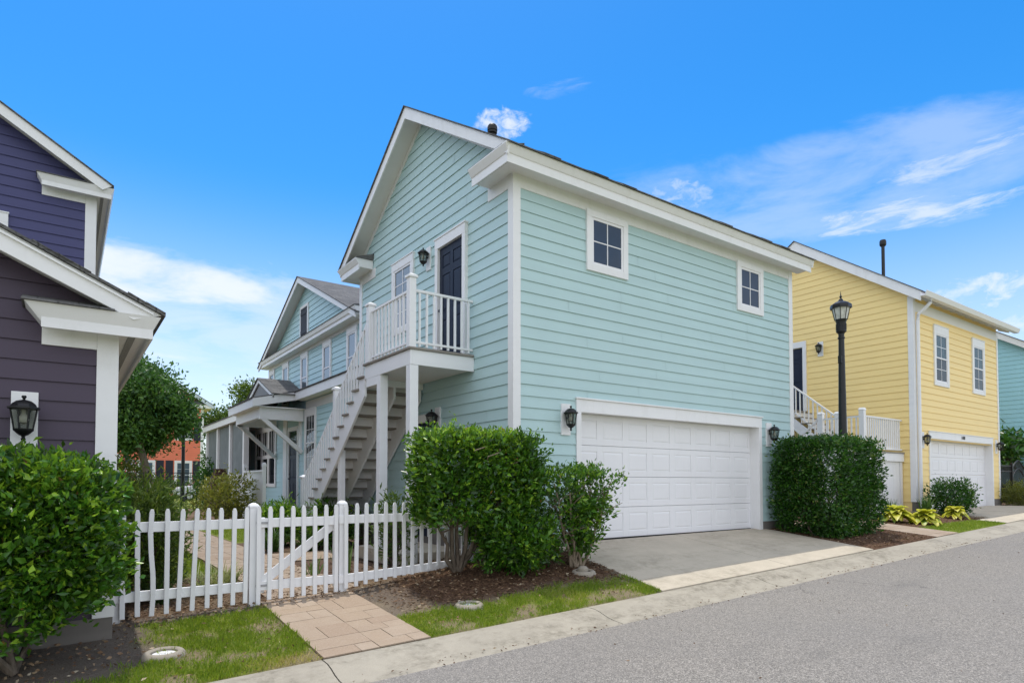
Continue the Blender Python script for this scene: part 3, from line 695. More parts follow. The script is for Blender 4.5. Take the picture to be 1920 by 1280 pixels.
# ------------------------------------------------------------------ outside staircase with landing
def newel(b, x, y, z0, z1, s=.105):
    b.box(x-s/2, x+s/2, y-s/2, y+s/2, z0, z1-.07); h = s/2+.022
    b.box(x-h, x+h, y-h, y+h, z1-.07, z1-.035)
    b.hexa([(x-h, y-h, z1-.034), (x+h, y-h, z1-.034), (x+h, y+h, z1-.034), (x-h, y+h, z1-.034), (x-.02, y-.02, z1), (x+.02, y-.02, z1), (x+.02, y+.02, z1), (x-.02, y+.02, z1)])
def stairs():
    t = thing('exterior_staircase', 'white wooden outside staircase climbing the teal gable to a railed landing', 'staircase', (4.3, 8.7, -1.3))
    XA, XB, YA, YB, ZD = 4.30, 5.44, 8.70, 10.50, 2.10
    b = MB(); y = YA-.03; r = random.Random(5)
    while y < YB:
        b.box(XA-.035+r.uniform(-.008, .008), XB, y, min(y+.138, YB+.02), ZD-.035, ZD); y += .142
    b.build('deck_board', GREYWOOD, t, .003)
    b = MB().box(XA, XA+.04, YA, YB, ZD-.27, ZD-.037); b.build('fascia_beam', WOODWHITE, t, .003)
    MB().box(XA+.0405, XB+.02, YA, YA+.04, ZD-.27, ZD-.037).build('fascia_beam', WOODWHITE, t, .003)
    b = MB()
    for x in (4.62, 4.95, 5.28): b.box(x, x+.04, YA+.041, YB-.002, ZD-.23, ZD-.037)
    b.box(XA+.041, XB, YB-.04, YB, ZD-.36, ZD-.24)
    b.build('joist', WOODWHITE, t)
    MB().box(XA+.041, XB, YA+.041, YB-.04, ZD-.245, ZD-.233).build('landing_ceiling', SOFFIT, t)
    # posts
    s = .145
    for y0, zt, yb in ((YA+.005, ZD-.271, 0), (9.83, ZD-.271, 0), (11.78, .64, 0)):
        MB().box(XA+(.002 if y0 < 11 else .043), XA+s, y0, y0+s, -1.36, zt).build('post', WOODWHITE, t, .006)
    MB().box(XA+.001, XA+.16, 9.975, 10.42, ZD-.42, ZD-.272).build('post_bracket', WOODWHITE, t, .004)
    # flight
    run, rise, n = .2455, .2, 16; y0 = YB+.02
    for k in range(n):
        z = ZD-rise*(k+1); ya = y0+run*k
        MB().box(XA-.04, XB-.02, ya-.02, ya+run+.015, z-.035, z).build('tread', GREYWOOD, t, .004)
        MB().box(XA+.045, XB-.06, ya+run-.02, ya+run-.002, z-rise-.001, z-.036).build('riser', SOFFIT, t)
    for x0, x1 in ((XA, XA+.042), (4.86, 4.90), (XB-.06, XB-.018)):
        poly = [(y0-.02, ZD-.27 if x0 == XA else ZD-.05)]
        for k in range(n):
            z = ZD-rise*(k+1)-.0355; poly += [(y0+run*k, z), (y0+run*(k+1), z)]
        zl = ZD-rise*n-.0355; poly += [(y0+run*n, zl-.02), (y0-.02+(3.2555-.56)/.8145, zl-.02), (y0-.02, ZD-.56)]
        b = MB(); b.prism(poly, lambda p, q, tt: (tt, p, q), x0, x1); b.build('stringer', WOODWHITE, t)
    zt = lambda y: ZD-rise*(y-y0)/run
    # newels, rails, balusters
    NW = [(XA+.045, YA+.06, ZD, 3.26), (XA+.045, 10.36, ZD, 3.18), (XA+.045, 12.02, zt(12.02)-.2, 1.90), (XA+.045, 14.05, zt(14.05)-.2, .18)]
    for q in NW:
        b = MB(); newel(b, *q, .115); b.build('newel_post', WOODWHITE, t, .004)
    def rail(p, q, w=.05, h=.04): MB().bar(p, q, w, h).build('handrail', WOODWHITE, t, .004)
    xr = XA+.045
    rail((xr, YA+.12, 3.0), (xr, 10.30, 3.0)); rail((xr, YA+.12, ZD+.09), (xr, 10.30, ZD+.09), .04, .035)
    rail((xr+.06, YA+.055, 3.0), (XB+.02, YA+.055, 3.0)); rail((xr+.06, YA+.055, ZD+.09), (XB+.02, YA+.055, ZD+.09), .04, .035)
    rail((xr, 10.42, 2.88), (xr, 11.97, 1.64), .05, .045); rail((xr, 12.07, 1.52), (xr, 14.02, .04), .05, .045)
    bal = []
    y = YA+.19
    while y < 10.28: bal.append((xr, y, ZD+.03, 2.99)); y += .138
    x = xr+.14
    while x < XB-.03: bal.append((x, YA+.055, ZD+.03, 2.99)); x += .128
    y = 10.50
    while y < 14.0:
        if abs(y-12.02) > .075:
            top = 2.88-(y-10.42)*.8 if y < 12 else 1.52-(y-12.07)*.759
            bal.append((xr-.02, y, zt(y)-.22 if True else 0, top))
        y += .138
    for i, (x, y, a, c) in enumerate(bal):
        w = .0155; MB().box(x-w, x+w, y-w, y+w, a, c).build('baluster', WOODWHITE, t)
stairs()
# ------------------------------------------------------------------ main house behind
def main_house():
    X0 = 6.5; t = thing('main_house', 'pale teal two-storey main house with gable, shuttered attic vent and shed-roofed entry', 'house', (X0, 20.8, -1.3))
    YA, YB, YR = 16.0, 25.5, 20.8; sl = .449; zr = lambda y: 6.82-sl*abs(y-YR); ZE = 4.42
    fr = fX(X0); b = MB()
    siding(b, fr, -.85, 2.75, lambda z: 13.9, lambda z: 34.4, [(21.6, 22.68, -2, 1.95)], seed=8, joints=False)
    siding(b, fr, 3.0, 4.36, lambda z: YA+.1, lambda z: YB-.1, seed=9, joints=False)
    f = lambda z: max(YA+.0, YA+(z-4.56)/sl)
    siding(b, fr, 4.74, 6.55, f, lambda z: 2*YR-f(z)-.15, seed=10, joints=False)
    b.prism([(YA, -1.3), (YB+9, -1.3), (YB+9, 3.05), (YB, 3.05), (YB, 4.62), (YR, 6.76), (YA, 4.62)], lambda p, q, tt: (tt, p, q), X0+.004, X0+.2)
    b.box(X0+.2, 17, YA, YA+.2, -1.3, 4.5); b.box(X0+.2, 17, YB-.2, YB, -1.3, 4.5); b.box(X0+.004, X0+.2, 13.9, YA, -1.3, 3.05)
    b.build('wall', TEALMAIN, t)
    split(MB().box(X0-.012, X0+.1, 13.9, 34.4, -1.6, -.854), 'foundation', FOUND, t)
    MB().box(X0-.03, X0+.1, YA-.026, YA+.1, 3.0, 4.36).build('corner_board', WHITE, t, .003); MB().box(X0-.03, X0+.1, YB-.1, YB+.026, 3.0, 4.36).build('corner_board', WHITE, t, .003)
    b = MB().box(X0-.025, X0+.02, YA-.03, YB+.03, 4.36, 4.47); b.box(X0-.025, X0+.02, 13.9, 20.8, 2.42, 2.69); b.box(X0-.025, X0+.02, 24.4, 34.4, 2.2, 2.5); split(b, 'frieze_board', WHITE, t)
    pr = [(.0, 4.47), (-.3, 4.47), (-.3, 4.56), (-.33, 4.59), (-.36, 4.70), (0, 4.70)]
    b = MB().prism(pr, lambda p, q, tt: (X0+p, tt, q), YA-.28, YB+.28); split(b, 'eave', WHITE, t)
    MB().hexa([(6.12, YA-.3, 4.703), (X0, YA-.3, 4.703), (X0, YB+.3, 4.703), (6.12, YB+.3, 4.703), (6.12, YA-.3, 4.715), (X0, YA-.3, 4.79), (X0, YB+.3, 4.79), (6.12, YB+.3, 4.715)]).build('pent_roof', SHINGLE, t)
    for sg in (1, -1):
        yy = lambda y: y if sg > 0 else 2*YR-y; e = .0005*sg
        MB().prism([(yy(15.74), zr(15.74)-.012), (yy(15.74), zr(15.74)-.16), (YR-e, zr(YR)-.2), (YR-e, zr(YR)-.012)], lambda p, q, tt: (tt, p, q), 6.16, 6.20).build('rake_board', WHITE, t)
        MB().prism([(yy(15.8), zr(15.8)-.06), (yy(15.8), zr(15.8)-.1), (YR-e, zr(YR)-.14), (YR-e, zr(YR)-.06)], lambda p, q, tt: (tt, p, q), 6.201, X0-.001).build('soffit', SOFFIT, t)
    b = MB()
    for sg in (1, -1):
        yy = lambda y: y if sg > 0 else 2*YR-y; e = .0004*sg
        b.prism([(yy(15.68), zr(15.68)-.01), (YR-e, zr(YR)-.01), (YR-e, zr(YR)+.015), (yy(15.68), zr(15.68)+.015)], lambda p, q, tt: (tt, p, q), 6.13, 17.2)
    b.build('roof', SHINGLE, t)
    # attic louvre shutter
    b = MB(); casing(b, fr, 20.62, 21.5, 4.82, 5.98, .09, .045); w = b.build('attic_vent', WHITE, t)
    b = MB(); boxf(b, fr, 20.72, 21.40, .0, .026, 4.92, 5.88)
    for k in range(5): boxf(b, fr, 20.72+.138*k, 20.72+.138*k+.126, .026, .04, 4.92, 5.88)
    for z in (5.02, 5.66): boxf(b, fr, 20.73, 21.39, .04, .054, z, z+.11)
    b.build('shutter', DARKSHUT, w)
    for y in (16.35, 18.40, 20.62, 22.8, 24.65): window(t, fr, y, y+.76, 2.75, 4.35, .09, .15, 'double', SKYGLASS, 1, 1, cap=False)
    # ground floor: window by the stairs, door, triple window
    window(t, fr, 19.72, 20.88, .25, 2.42, .13, .2, 'double', GLASSD, 3, 4)
    b = MB(); casing(b, fr, 21.55, 22.72, -.8, 1.95, .1, .06, .14, False); boxf(b, fr, 22.86, 23.3, 0, .06, -.8, 2.3); boxf(b, fr, 21.2, 21.42, 0, .07, .98, 2.3); b.build('door_trim', WHITE, t)
    d = six_panel_door(t, fr, 21.66, 22.62, -.8, 1.35, NAVY, .022); MB().quad(fr(21.66, .024, 1.37), fr(22.62, .024, 1.37), fr(22.62, .024, 1.8), fr(21.66, .024, 1.8)).build('transom_pane', GLASSD, t)
    b = MB()
    b0 = 24.3
    casing(b, fr, 24.3, 27.4, -.15, 2.2, .13, .06, .2)
    for y in (25.28, 26.28): boxf(b, fr, y-.04, y+.17, 0, .058, -.02, 2.0)
    for k in range(3):
        y = 24.43+k*.98; boxf(b, fr, y, y+.86, 0, .045, .95, 1.09)
        for q in (.29, .57): boxf(b, fr, y+q-.02, y+q+.02, 0, .03, 1.05, 2.0)
    w = b.build('triple_window', WHITE, t); MB().quad(fr(24.4, .024, -.05), fr(27.3, .024, -.05), fr(27.3, .024, 2.05), fr(24.4, .024, 2.05)).build('pane', GLASSD, w)
    # low eave over the ground floor
    def shed(xe, ze, y0, y1, ztop, fas=.28, nm='porch_roof'):
        MB().hexa([(xe-.04, y0, ze-.012), (X0, y0, ztop-.012), (X0, y1, ztop-.012), (xe-.04, y1, ze-.012), (xe-.04, y0, ze+.02), (X0, y0, ztop+.02), (X0, y1, ztop+.02), (xe-.04, y1, ze+.02)]).build(nm, SHINGLE, t)
        MB().box(xe, xe+.035, y0+.001, y1-.001, ze-fas, ze-.014).build('porch_fascia', WHITE, t)
        MB().box(xe+.036, X0-.03, y0+.02, y1-.02, ze-fas+.02, ze-fas+.05).build('porch_soffit', SOFFIT, t)
    shed(6.1, 2.98, 13.95, 20.8, 3.08)
    shed(4.80, 2.69, 20.805, 24.4, 3.085)
    shed(5.6, 2.78, 24.41, 34.5, 3.0, .27)
    # raking side board of the entry, its beams and brackets
    b = MB().prism([(4.8, 2.42), (6.1, 2.71), (6.1, 2.97), (4.8, 2.68)], lambda p, q, tt: (p, tt, q), 20.78, 20.804); split(b, 'rake_board', WHITE, t)
    b = MB().box(5.05, X0-.05, 20.95, 21.1, 2.05, 2.43); b.box(5.05, 5.2, 21.1, 24.2, 2.1, 2.43); b.box(5.05, X0-.05, 24.2, 24.35, 2.05, 2.43); b.build('entry_beam', WHITE, t)
    MB().bar((5.12, 21.02, 2.12), (6.42, 21.02, 1.02), .12, .13).build('bracket', WHITE, t); MB().bar((5.12, 24.26, 2.12), (6.42, 24.26, .95), .12, .13).build('bracket', WHITE, t)
    # small gable above the entry
    yg, zg = 22.65, 3.62
    b = MB().prism([(20.95, 2.88), (24.35, 2.88), (yg, zg-.1)], lambda p, q, tt: (tt, p, q), 5.46, 5.52); b.build('entry_gable', mat_paint_cached('entry_gable_infill', (.16, .15, .15)), t)
    for sg in (1, -1):
        yy = lambda y: y if sg > 0 else 2*yg-y; e = .0005*sg
        MB().prism([(yy(20.78), 2.86), (yy(20.78), 2.74), (yg-e, zg-.15), (yg-e, zg-.012)], lambda p, q, tt: (tt, p, q), 5.40, 5.44).build('rake_board', WHITE, t)
        MB().prism([(yy(20.72), 2.86), (yg-e, zg-.01), (yg-e, zg+.02), (yy(20.72), 2.89)], lambda p, q, tt: (tt, p, q), 5.36, X0+.003).build('entry_roof', SHINGLE, t)
    # screened porch
    for y in (26.25, 28.8, 31.5, 34.2):
        MB().box(5.72, 5.92, y-.1, y+.1, -.8, 2.5).build('porch_column', WHITE, t, .01)
    b = MB().box(5.74, 5.9, 26.36, 34.1, -.85, .28); b.box(5.70, 5.94, 26.36, 28.69, .282, .35); b.box(5.70, 5.94, 28.91, 31.39, .282, .35); b.box(5.70, 5.94, 31.61, 34.09, .282, .35); b.build('porch_knee_wall', WHITE, t)
    for y0, y1 in ((26.36, 28.69), (28.91, 31.39), (31.61, 34.09)): MB().box(5.82, 5.83, y0, y1, .351, 2.5).build('porch_screen', SCREEN, t)
main_house()
t = thing('entry_railing', 'white beadboard railing panel between two posts beside the main house entry steps', 'railing', (5.2, 22.2, -1.2))
b = MB()
for k in range(26): b.box(5.2, 5.225+.006*(k % 2), 21.06+k*.0935, 21.06+k*.0935+.09, -1.0, .36)
b.build('panel', WHITE, t); MB().box(5.15, 5.28, 21.0, 23.6, .361, .42).build('rail', WHITE, t)
for y in (20.95, 23.55): MB().lathe([(.075, -1.25), (.075, .52), (.09, .53), (.085, .6), (.05, .65), (.01, .66)], 4, (5.21, y, 0), rad(45)).build('post', WHITE, t)

# ------------------------------------------------------------------ plum house on the left
def plum_house():
    XC = .38; Y0 = 7.1; t = thing('plum_house', 'dark plum house with white trim, a low gable before a taller indigo one', 'house', (XC, Y0, -1.4))
    fr = fY(Y0); sl = .467; ze = 1.60; XE = .76; XR = -3.6; zr = lambda x: ze+sl*(XE-x)
    b = MB(); hi = lambda z: min(XC-.15, XE-(z+.16-ze)/sl); lo = lambda z: 2*XR-hi(z)
    siding(b, fr, -1.2, 3.3, lo, hi, seed=21, joints=False)
    b.prism([(XC-.004, -1.3), (XC-.004, 1.70), (XR, 3.56), (2*XR-XC, 1.70), (2*XR-XC, -1.3)], lambda p, q, tt: (p, tt, q), Y0+.004, Y0+.15)
    b.box(XC-.15, XC-.004, Y0+.15, 13.99, -1.3, 1.5)
    b.build('lower_wall', PLUM, t)
    b = MB()
    siding(b, lambda u, o, z: (XC+o, u, z), -1.2, 1.35, lambda z: Y0+.11, lambda z: 13.9, seed=22, joints=False); b.build('side_wall', PLUM, t)
    split(MB().box(-8, XC+.015, Y0-.02, Y0+.1, -1.9, -1.272).box(XC-.1, XC+.015, Y0+.1, 14, -1.9, -1.21), 'foundation', FOUND, t)
    MB().box(XC-.15, XC+.026, Y0-.028, Y0+.11, -1.27, 1.42).build('corner_board', WHITE, t, .003)
    split(MB().box(-.19, XC-.151, Y0-.026, Y0+.02, 1.26, 1.44).box(XC-.02, XC+.024, Y0+.111, 13.98, 1.2, 1.44), 'frieze_board', WHITE, t, .002)
    # eave box with crown, returning across the gable foot
    prof = [(0, 1.42), (.26, 1.42), (.26, 1.37), (.285, 1.37), (.285, 1.46), (.345, 1.575), (0, 1.575)]
    n = len(prof); b = MB()
    b.v += [(XC+p, Y0-p*.95-.005, q) for p, q in prof]+[(XC+p, 13.9, q) for p, q in prof]
    b.f += [tuple(range(n)), tuple(n+k for k in range(n))[::-1]]+[(k, (k+1) % n, n+(k+1) % n, n+k) for k in range(n)]
    i = 2*n; b.v += [(XC+p, Y0-p*.95-.005, q) for p, q in prof]+[(-.19-.12*(q > 1.5), Y0-p*.95-.005, q) for p, q in prof]
    b.f += [tuple(i+k for k in range(n)), tuple(i+n+k for k in range(n))[::-1]]+[(i+k, i+(k+1) % n, i+n+(k+1) % n, i+n+k) for k in range(n)]
    ev = split(b, 'eave', WHITE, t)[0]
    MB().box(XC+.10, XC+.16, Y0-.2, 13.8, 1.412, 1.4205).build('soffit_vent', VENTS, ev)
    b = MB().hexa([(-.33, Y0-.36, 1.577), (.35, Y0-.36, 1.577), (.35, Y0, 1.577), (-.33, Y0, 1.577), (-.33, Y0-.36, 1.59), (.35, Y0-.36, 1.59), (.35, Y0, 1.70), (-.33, Y0, 1.70)]); b.build('return_roof', SHINGLE, t)
    MB().prism([(XE-.03, zr(XE-.03)-.014), (.50, zr(.42)-.235), (XR, zr(XR)-.235), (XR, zr(XR)-.014)], lambda p, q, tt: (p, tt, q), 6.78, 6.815).build('rake_board', WHITE, t, .003)
    MB().prism([(XE-.1, zr(XE-.1)-.04), (XE-.1, zr(XE-.1)-.06), (XR, zr(XR)-.06), (XR, zr(XR)-.04)], lambda p, q, tt: (p, tt, q), 6.755, 6.779).build('drip_moulding', WHITE, t)
    MB().prism([(XE-.25, zr(XE-.25)-.12), (XE-.25, zr(XE-.25)-.15), (XR, zr(XR)-.15), (XR, zr(XR)-.12)], lambda p, q, tt: (p, tt, q), 6.8155, Y0-.001).build('soffit', SOFFIT, t)
    b = MB(); b.prism([(XE, zr(XE)-.012), (XR, zr(XR)-.012), (XR, zr(XR)+.012), (XE, zr(XE)+.012)], lambda p, q, tt: (p, tt, q), 6.74, 14.0)
    b.prism([(2*XR-XE, zr(XE)-.012), (XR-.001, zr(XR)-.012), (XR-.001, zr(XR)+.012), (2*XR-XE, zr(XE)+.012)], lambda p, q, tt: (p, tt, q), 6.74, 14.0)
    r = random.Random(4); x = XE
    while x > -2:
        w = r.uniform(.12, .3)
        if r.random() < .6: b.prism([(x, zr(x)+.0125), (x-w, zr(x-w)+.0125), (x-w, zr(x-w)+.026), (x, zr(x)+.02)], lambda p, q, tt: (p, tt, q), 6.735-r.uniform(0, .01), 7.1)
        x -= w
    b.build('lower_roof', SHINGLE, t)
    # taller gable block behind
    Y1 = 14.0; f2 = fY(Y1); s2 = .61; XE2 = .66; ze2 = 5.52; XR2 = -4.4; z2 = lambda x: ze2+s2*(XE2-x)
    b = MB(); hi2 = lambda z: min(XC-.14, XE2-(z+.15-ze2)/s2)
    siding(b, f2, 1.5, 8, lambda z: 2*XR2-hi2(z), hi2, seed=23, joints=False)
    b.prism([(XC-.004, -1.3), (XC-.004, 5.60), (XR2, 8.5), (2*XR2-XC, 5.60), (2*XR2-XC, -1.3)], lambda p, q, tt: (p, tt, q), Y1+.004, Y1+.15)
    b.box(XC-.15, XC-.004, Y1+.15, 24, -1.3, 5.4); b.build('upper_wall', INDIGO, t)
    MB().box(XC-.15, XC+.026, Y1-.028, Y1+.11, -1.2, 5.36).build('corner_board', WHITE, t, .003)
    split(MB().box(-.42, XC-.151, Y1-.026, Y1+.02, 5.2, 5.36).box(XC-.02, XC+.024, Y1+.111, 24, 5.1, 5.36), 'frieze_board', WHITE, t)
    p2 = [(0, 5.36), (.22, 5.36), (.22, 5.30), (.245, 5.30), (.245, 5.38), (.29, 5.49), (0, 5.49)]
    b = MB(); n = len(p2)
    b.v += [(XC+p, Y1-p, q) for p, q in p2]+[(XC+p, 24, q) for p, q in p2]; b.f += [tuple(range(n)), tuple(n+k for k in range(n))[::-1]]+[(k, (k+1) % n, n+(k+1) % n, n+k) for k in range(n)]
    i = 2*n; b.v += [(XC+p, Y1-p, q) for p, q in p2]+[(-.42-.07*(q > 5.4), Y1-p, q) for p, q in p2]
    b.f += [tuple(i+k for k in range(n)), tuple(i+n+k for k in range(n))[::-1]]+[(i+k, i+(k+1) % n, i+n+(k+1) % n, i+n+k) for k in range(n)]
    ev = split(b, 'eave', WHITE, t)[0]; MB().box(XC+.08, XC+.13, Y1-.1, 23.8, 5.352, 5.3605).build('soffit_vent', VENTS, ev)
    MB().hexa([(-.5, Y1-.31, 5.492), (.3, Y1-.31, 5.492), (.3, Y1, 5.492), (-.5, Y1, 5.492), (-.5, Y1-.31, 5.505), (.3, Y1-.31, 5.505), (.3, Y1, 5.6), (-.5, Y1, 5.6)]).build('return_roof', SHINGLE, t)
    MB().prism([(XE2-.03, z2(XE2-.03)-.014), (XE2-.18, z2(XE2-.18)-.21), (XR2, z2(XR2)-.21), (XR2, z2(XR2)-.014)], lambda p, q, tt: (p, tt, q), 13.69, 13.72).build('rake_board', WHITE, t)
    MB().prism([(XE2-.2, z2(XE2-.2)-.11), (XE2-.2, z2(XE2-.2)-.14), (XR2, z2(XR2)-.14), (XR2, z2(XR2)-.11)], lambda p, q, tt: (p, tt, q), 13.721, Y1-.001).build('soffit', SOFFIT, t)
    b = MB(); b.prism([(XE2, z2(XE2)-.012), (XR2, z2(XR2)-.012), (XR2, z2(XR2)+.012), (XE2, z2(XE2)+.012)], lambda p, q, tt: (p, tt, q), 13.66, 24)
    b.prism([(2*XR2-XE2, z2(XE2)-.012), (XR2-.001, z2(XR2)-.012), (XR2-.001, z2(XR2)+.012), (2*XR2-XE2, z2(XE2)+.012)], lambda p, q, tt: (p, tt, q), 13.66, 24); b.build('upper_roof', SHINGLE, t)
    window(t, f2, -1.85, -.88, 2.9, 4.72, .12, .16, 'double', GLASSD, 2, 4)
    # gutter end + downspout stub at the eave
    MB().tube([(XC+.27, 20.5, 5.30), (XC+.27, 20.5, 4.8)], .04, 8).build('downspout', WHITE_CLEAN, t)
    lantern((-.30, Y0-.008, .56), 0, 'large black wall lantern with a bulb on the plum house wall', 1.02)
plum_house()

# ------------------------------------------------------------------ yellow house
def yellow_house():
    X0, X1, Y0, Y1 = 20.0, 26.75, 7.9, 14.7; YR = 11.3; sl = .69; zr = lambda y: 5.50+sl*(min(y, 2*YR-y)-7.6)
    t = thing('yellow_house', 'yellow two-storey house with white trim, gutter and small garage door', 'house', (X0, Y0, -.8))
    front, side = fY(Y0), fX(X0); b = MB()
    siding(b, front, -.55, 5.45, lambda z: X0+.12, lambda z: X1-.09, [(20.92, 26.08, -2, 1.5)], ex=.19, seed=31, joints=False)
    lo = lambda z: max(Y0+.12, Y0+(z-5.53)/sl)
    siding(b, side, -.55, 7.9, lo, lambda z: 2*YR-lo(z), [(11.2, 12.1, 2.3, 4.5)], ex=.19, seed=32, joints=False)
    b.prism([(Y0+.004, -1), (Y1, -1), (Y1, 5.62), (YR, 7.97), (Y0+.004, 5.62)], lambda p, q, tt: (tt, p, q), X0+.004, X0+.15)
    b.box(X0+.15, 20.93, Y0+.004, Y0+.15, -1, 5.45); b.box(26.06, X1, Y0+.004, Y0+.15, -1, 5.45); b.box(20.93, 26.06, Y0+.004, Y0+.15, 1.3, 5.45)
    b.prism([(Y0+.15, -1), (Y1, -1), (Y1, 5.45), (YR, 7.75), (Y0+.15, 5.45)], lambda p, q, tt: (tt, p, q), X1-.15, X1)
    b.build('wall', YELLOW, t)
    split(MB().box(X0-.01, 20.9, Y0-.012, Y0+.1, -1.3, -.555).box(26.1, X1+.01, Y0-.012, Y0+.1, -1.3, -.555), 'foundation', FOUND, t)
    MB().box(X0-.028, X0+.125, Y0-.028, Y0+.125, -.55, 5.45).build('corner_board', WHITE, t, .003); MB().box(X1-.09, X1+.026, Y0-.028, Y0+.1, -.55, 5.2).build('corner_board', WHITE, t, .003)
    split(MB().box(X0+.126, X1-.091, Y0-.024, Y0+.02, 5.0, 5.3), 'frieze_board', SOFFIT, t)
    b = MB()
    for sg in (1, -1):
        yy = lambda y: y if sg > 0 else 2*YR-y; e = .0005*sg
        b.prism([(yy(7.56), zr(7.56)-.014), (yy(7.56), zr(7.56)-.30), (YR-e, zr(YR)-.34), (YR-e, zr(YR)-.014)], lambda p, q, tt: (tt, p, q), 19.68, 19.72)
    split(b, 'rake_board', WHITE, t)
    b = MB()
    for sg in (1, -1):
        yy = lambda y: y if sg > 0 else 2*YR-y; e = .0005*sg
        b.prism([(yy(7.6), zr(7.6)-.1), (yy(7.6), zr(7.6)-.13), (YR-e, zr(YR)-.13), (YR-e, zr(YR)-.1)], lambda p, q, tt: (tt, p, q), 19.721, 27.3)
    split(b, 'soffit', SOFFIT, t)
    b = MB()
    for sg in (1, -1):
        yy = lambda y: y if sg > 0 else 2*YR-y; e = .0004*sg
        b.prism([(yy(7.5), zr(7.5)-.01), (YR-e, zr(YR)-.01), (YR-e, zr(YR)+.015), (yy(7.5), zr(7.5)+.015)], lambda p, q, tt: (tt, p, q), 19.64, 27.36)
    b.build('roof', SHINGLE, t)
    x = X0+.3
    while x < 27:
        MB().prism([(7.58, zr(7.58)-.22), (7.58, zr(7.58)-.131), (7.89, zr(7.89)-.131), (7.89, zr(7.89)-.30)], lambda p, q, tt: (tt, p, q), x, x+.045).build('rafter_tail', SOFFIT, t); x += .6
    g = [(7.43, 5.30), (7.56, 5.30), (7.56, 5.44), (7.545, 5.44), (7.545, 5.315), (7.44, 5.315), (7.405, 5.42), (7.39, 5.44), (7.38, 5.43)]
    gt = MB().prism(g, lambda p, q, tt: (tt, p, q), 19.66, 27.4).build('gutter', WHITE_CLEAN, t)
    MB().tube([(20.0+.2, 7.49, 5.32), (20.2, 7.50, 5.2), (20.16, 7.66, 5.02), (20.13, 7.80, 4.9), (20.12, 7.81, 4.7), (20.12, 7.81, -.7), (20.12, 7.70, -.78)], .05, 8).build('downspout', WHITE_CLEAN, gt, smooth=True)
    b = MB(); casing(b, front, 20.9, 26.1, -.82, 1.54, .09, .034, .21, False); boxf(b, front, 20.88, 26.12, 0, .055, 1.54, 1.56)
    boxf(b, front, 20.92, 20.99, -.24, .001, -.82, 1.33); boxf(b, front, 26.01, 26.05, -.24, .001, -.82, 1.33); b.build('garage_door_trim', WHITE, t)
    sec = MB(); u0, u1, zb, zt = 20.99, 26.01, -.80, 1.34; h = (zt-zb)/4; w = (u1-u0)/8
    for k in range(4):
        cols = [(u0+w*i+.07, u0+w*(i+1)-.07) for i in range(8)]
        panelled(sec, front, u0, u1, zb+k*h+.003, zb+(k+1)*h-.003, cols, [(zb+k*h+.1, zb+(k+1)*h-.1)], -.19, .009, .007, .04)
    sec.build('garage_door', WHITE_CLEAN, t)
    c = bpy.data.curves.new('house_number', 'FONT'); c.body = '188'; c.size = .15; c.space_character = 1.25; c.extrude = .004; c.align_x = 'CENTER'; c.align_y = 'CENTER'
    o = bpy.data.objects.new('house_number', c); me = bpy.data.meshes.new_from_object(o); bpy.data.objects.remove(o)
    v = np.empty(len(me.vertices)*3, dtype=np.float32); me.vertices.foreach_get('co', v); v = v.reshape(-1, 3)
    me.vertices.foreach_set('co', np.stack([v[:, 0]*1.15+23.45-X0, -v[:, 2]-.045, v[:, 1]+1.437+.8], 1).astype(np.float32).ravel()); link('house_number', me, BLACKPAINT, t)
    for u in (21.36, 24.38): window(t, front, u, u+1.09, 2.96, 4.80, .13, .25, 'double', GLASSD, 2, 4, blind=True)
    b = MB(); casing(b, side, 11.10, 12.2, 2.38, 4.72, .12, .06, .2, False); b.build('door_trim', WHITE, t); six_panel_door(t, side, 11.22, 12.08, 2.4, 4.50, NAVY, .022)
    MB().lathe([(.05, -.3), (.05, .98), (.065, .98), (.065, 1.0)], 12, (21.45, 9.3, zr(9.3))).lathe([(.085, 1.0), (.10, 1.03), (.10, 1.14), (.08, 1.19), (.01, 1.2)], 12, (21.45, 9.3, zr(9.3))).build('vent_pipe', BLACKPAINT, t, smooth=True)
    lantern((20.46, Y0-.008, 1.26), 0, 'black wall lantern left of the yellow house garage door, near the downspout', .95)
    lantern((26.42, Y0-.008, 1.26), 0, 'black wall lantern right of the garage door on the yellow house', .95)
    lantern((X0-.008, 10.62, 4.36), rad(-90), 'black wall lantern high on the yellow gable beside the dark upstairs door', .95)
yellow_house()
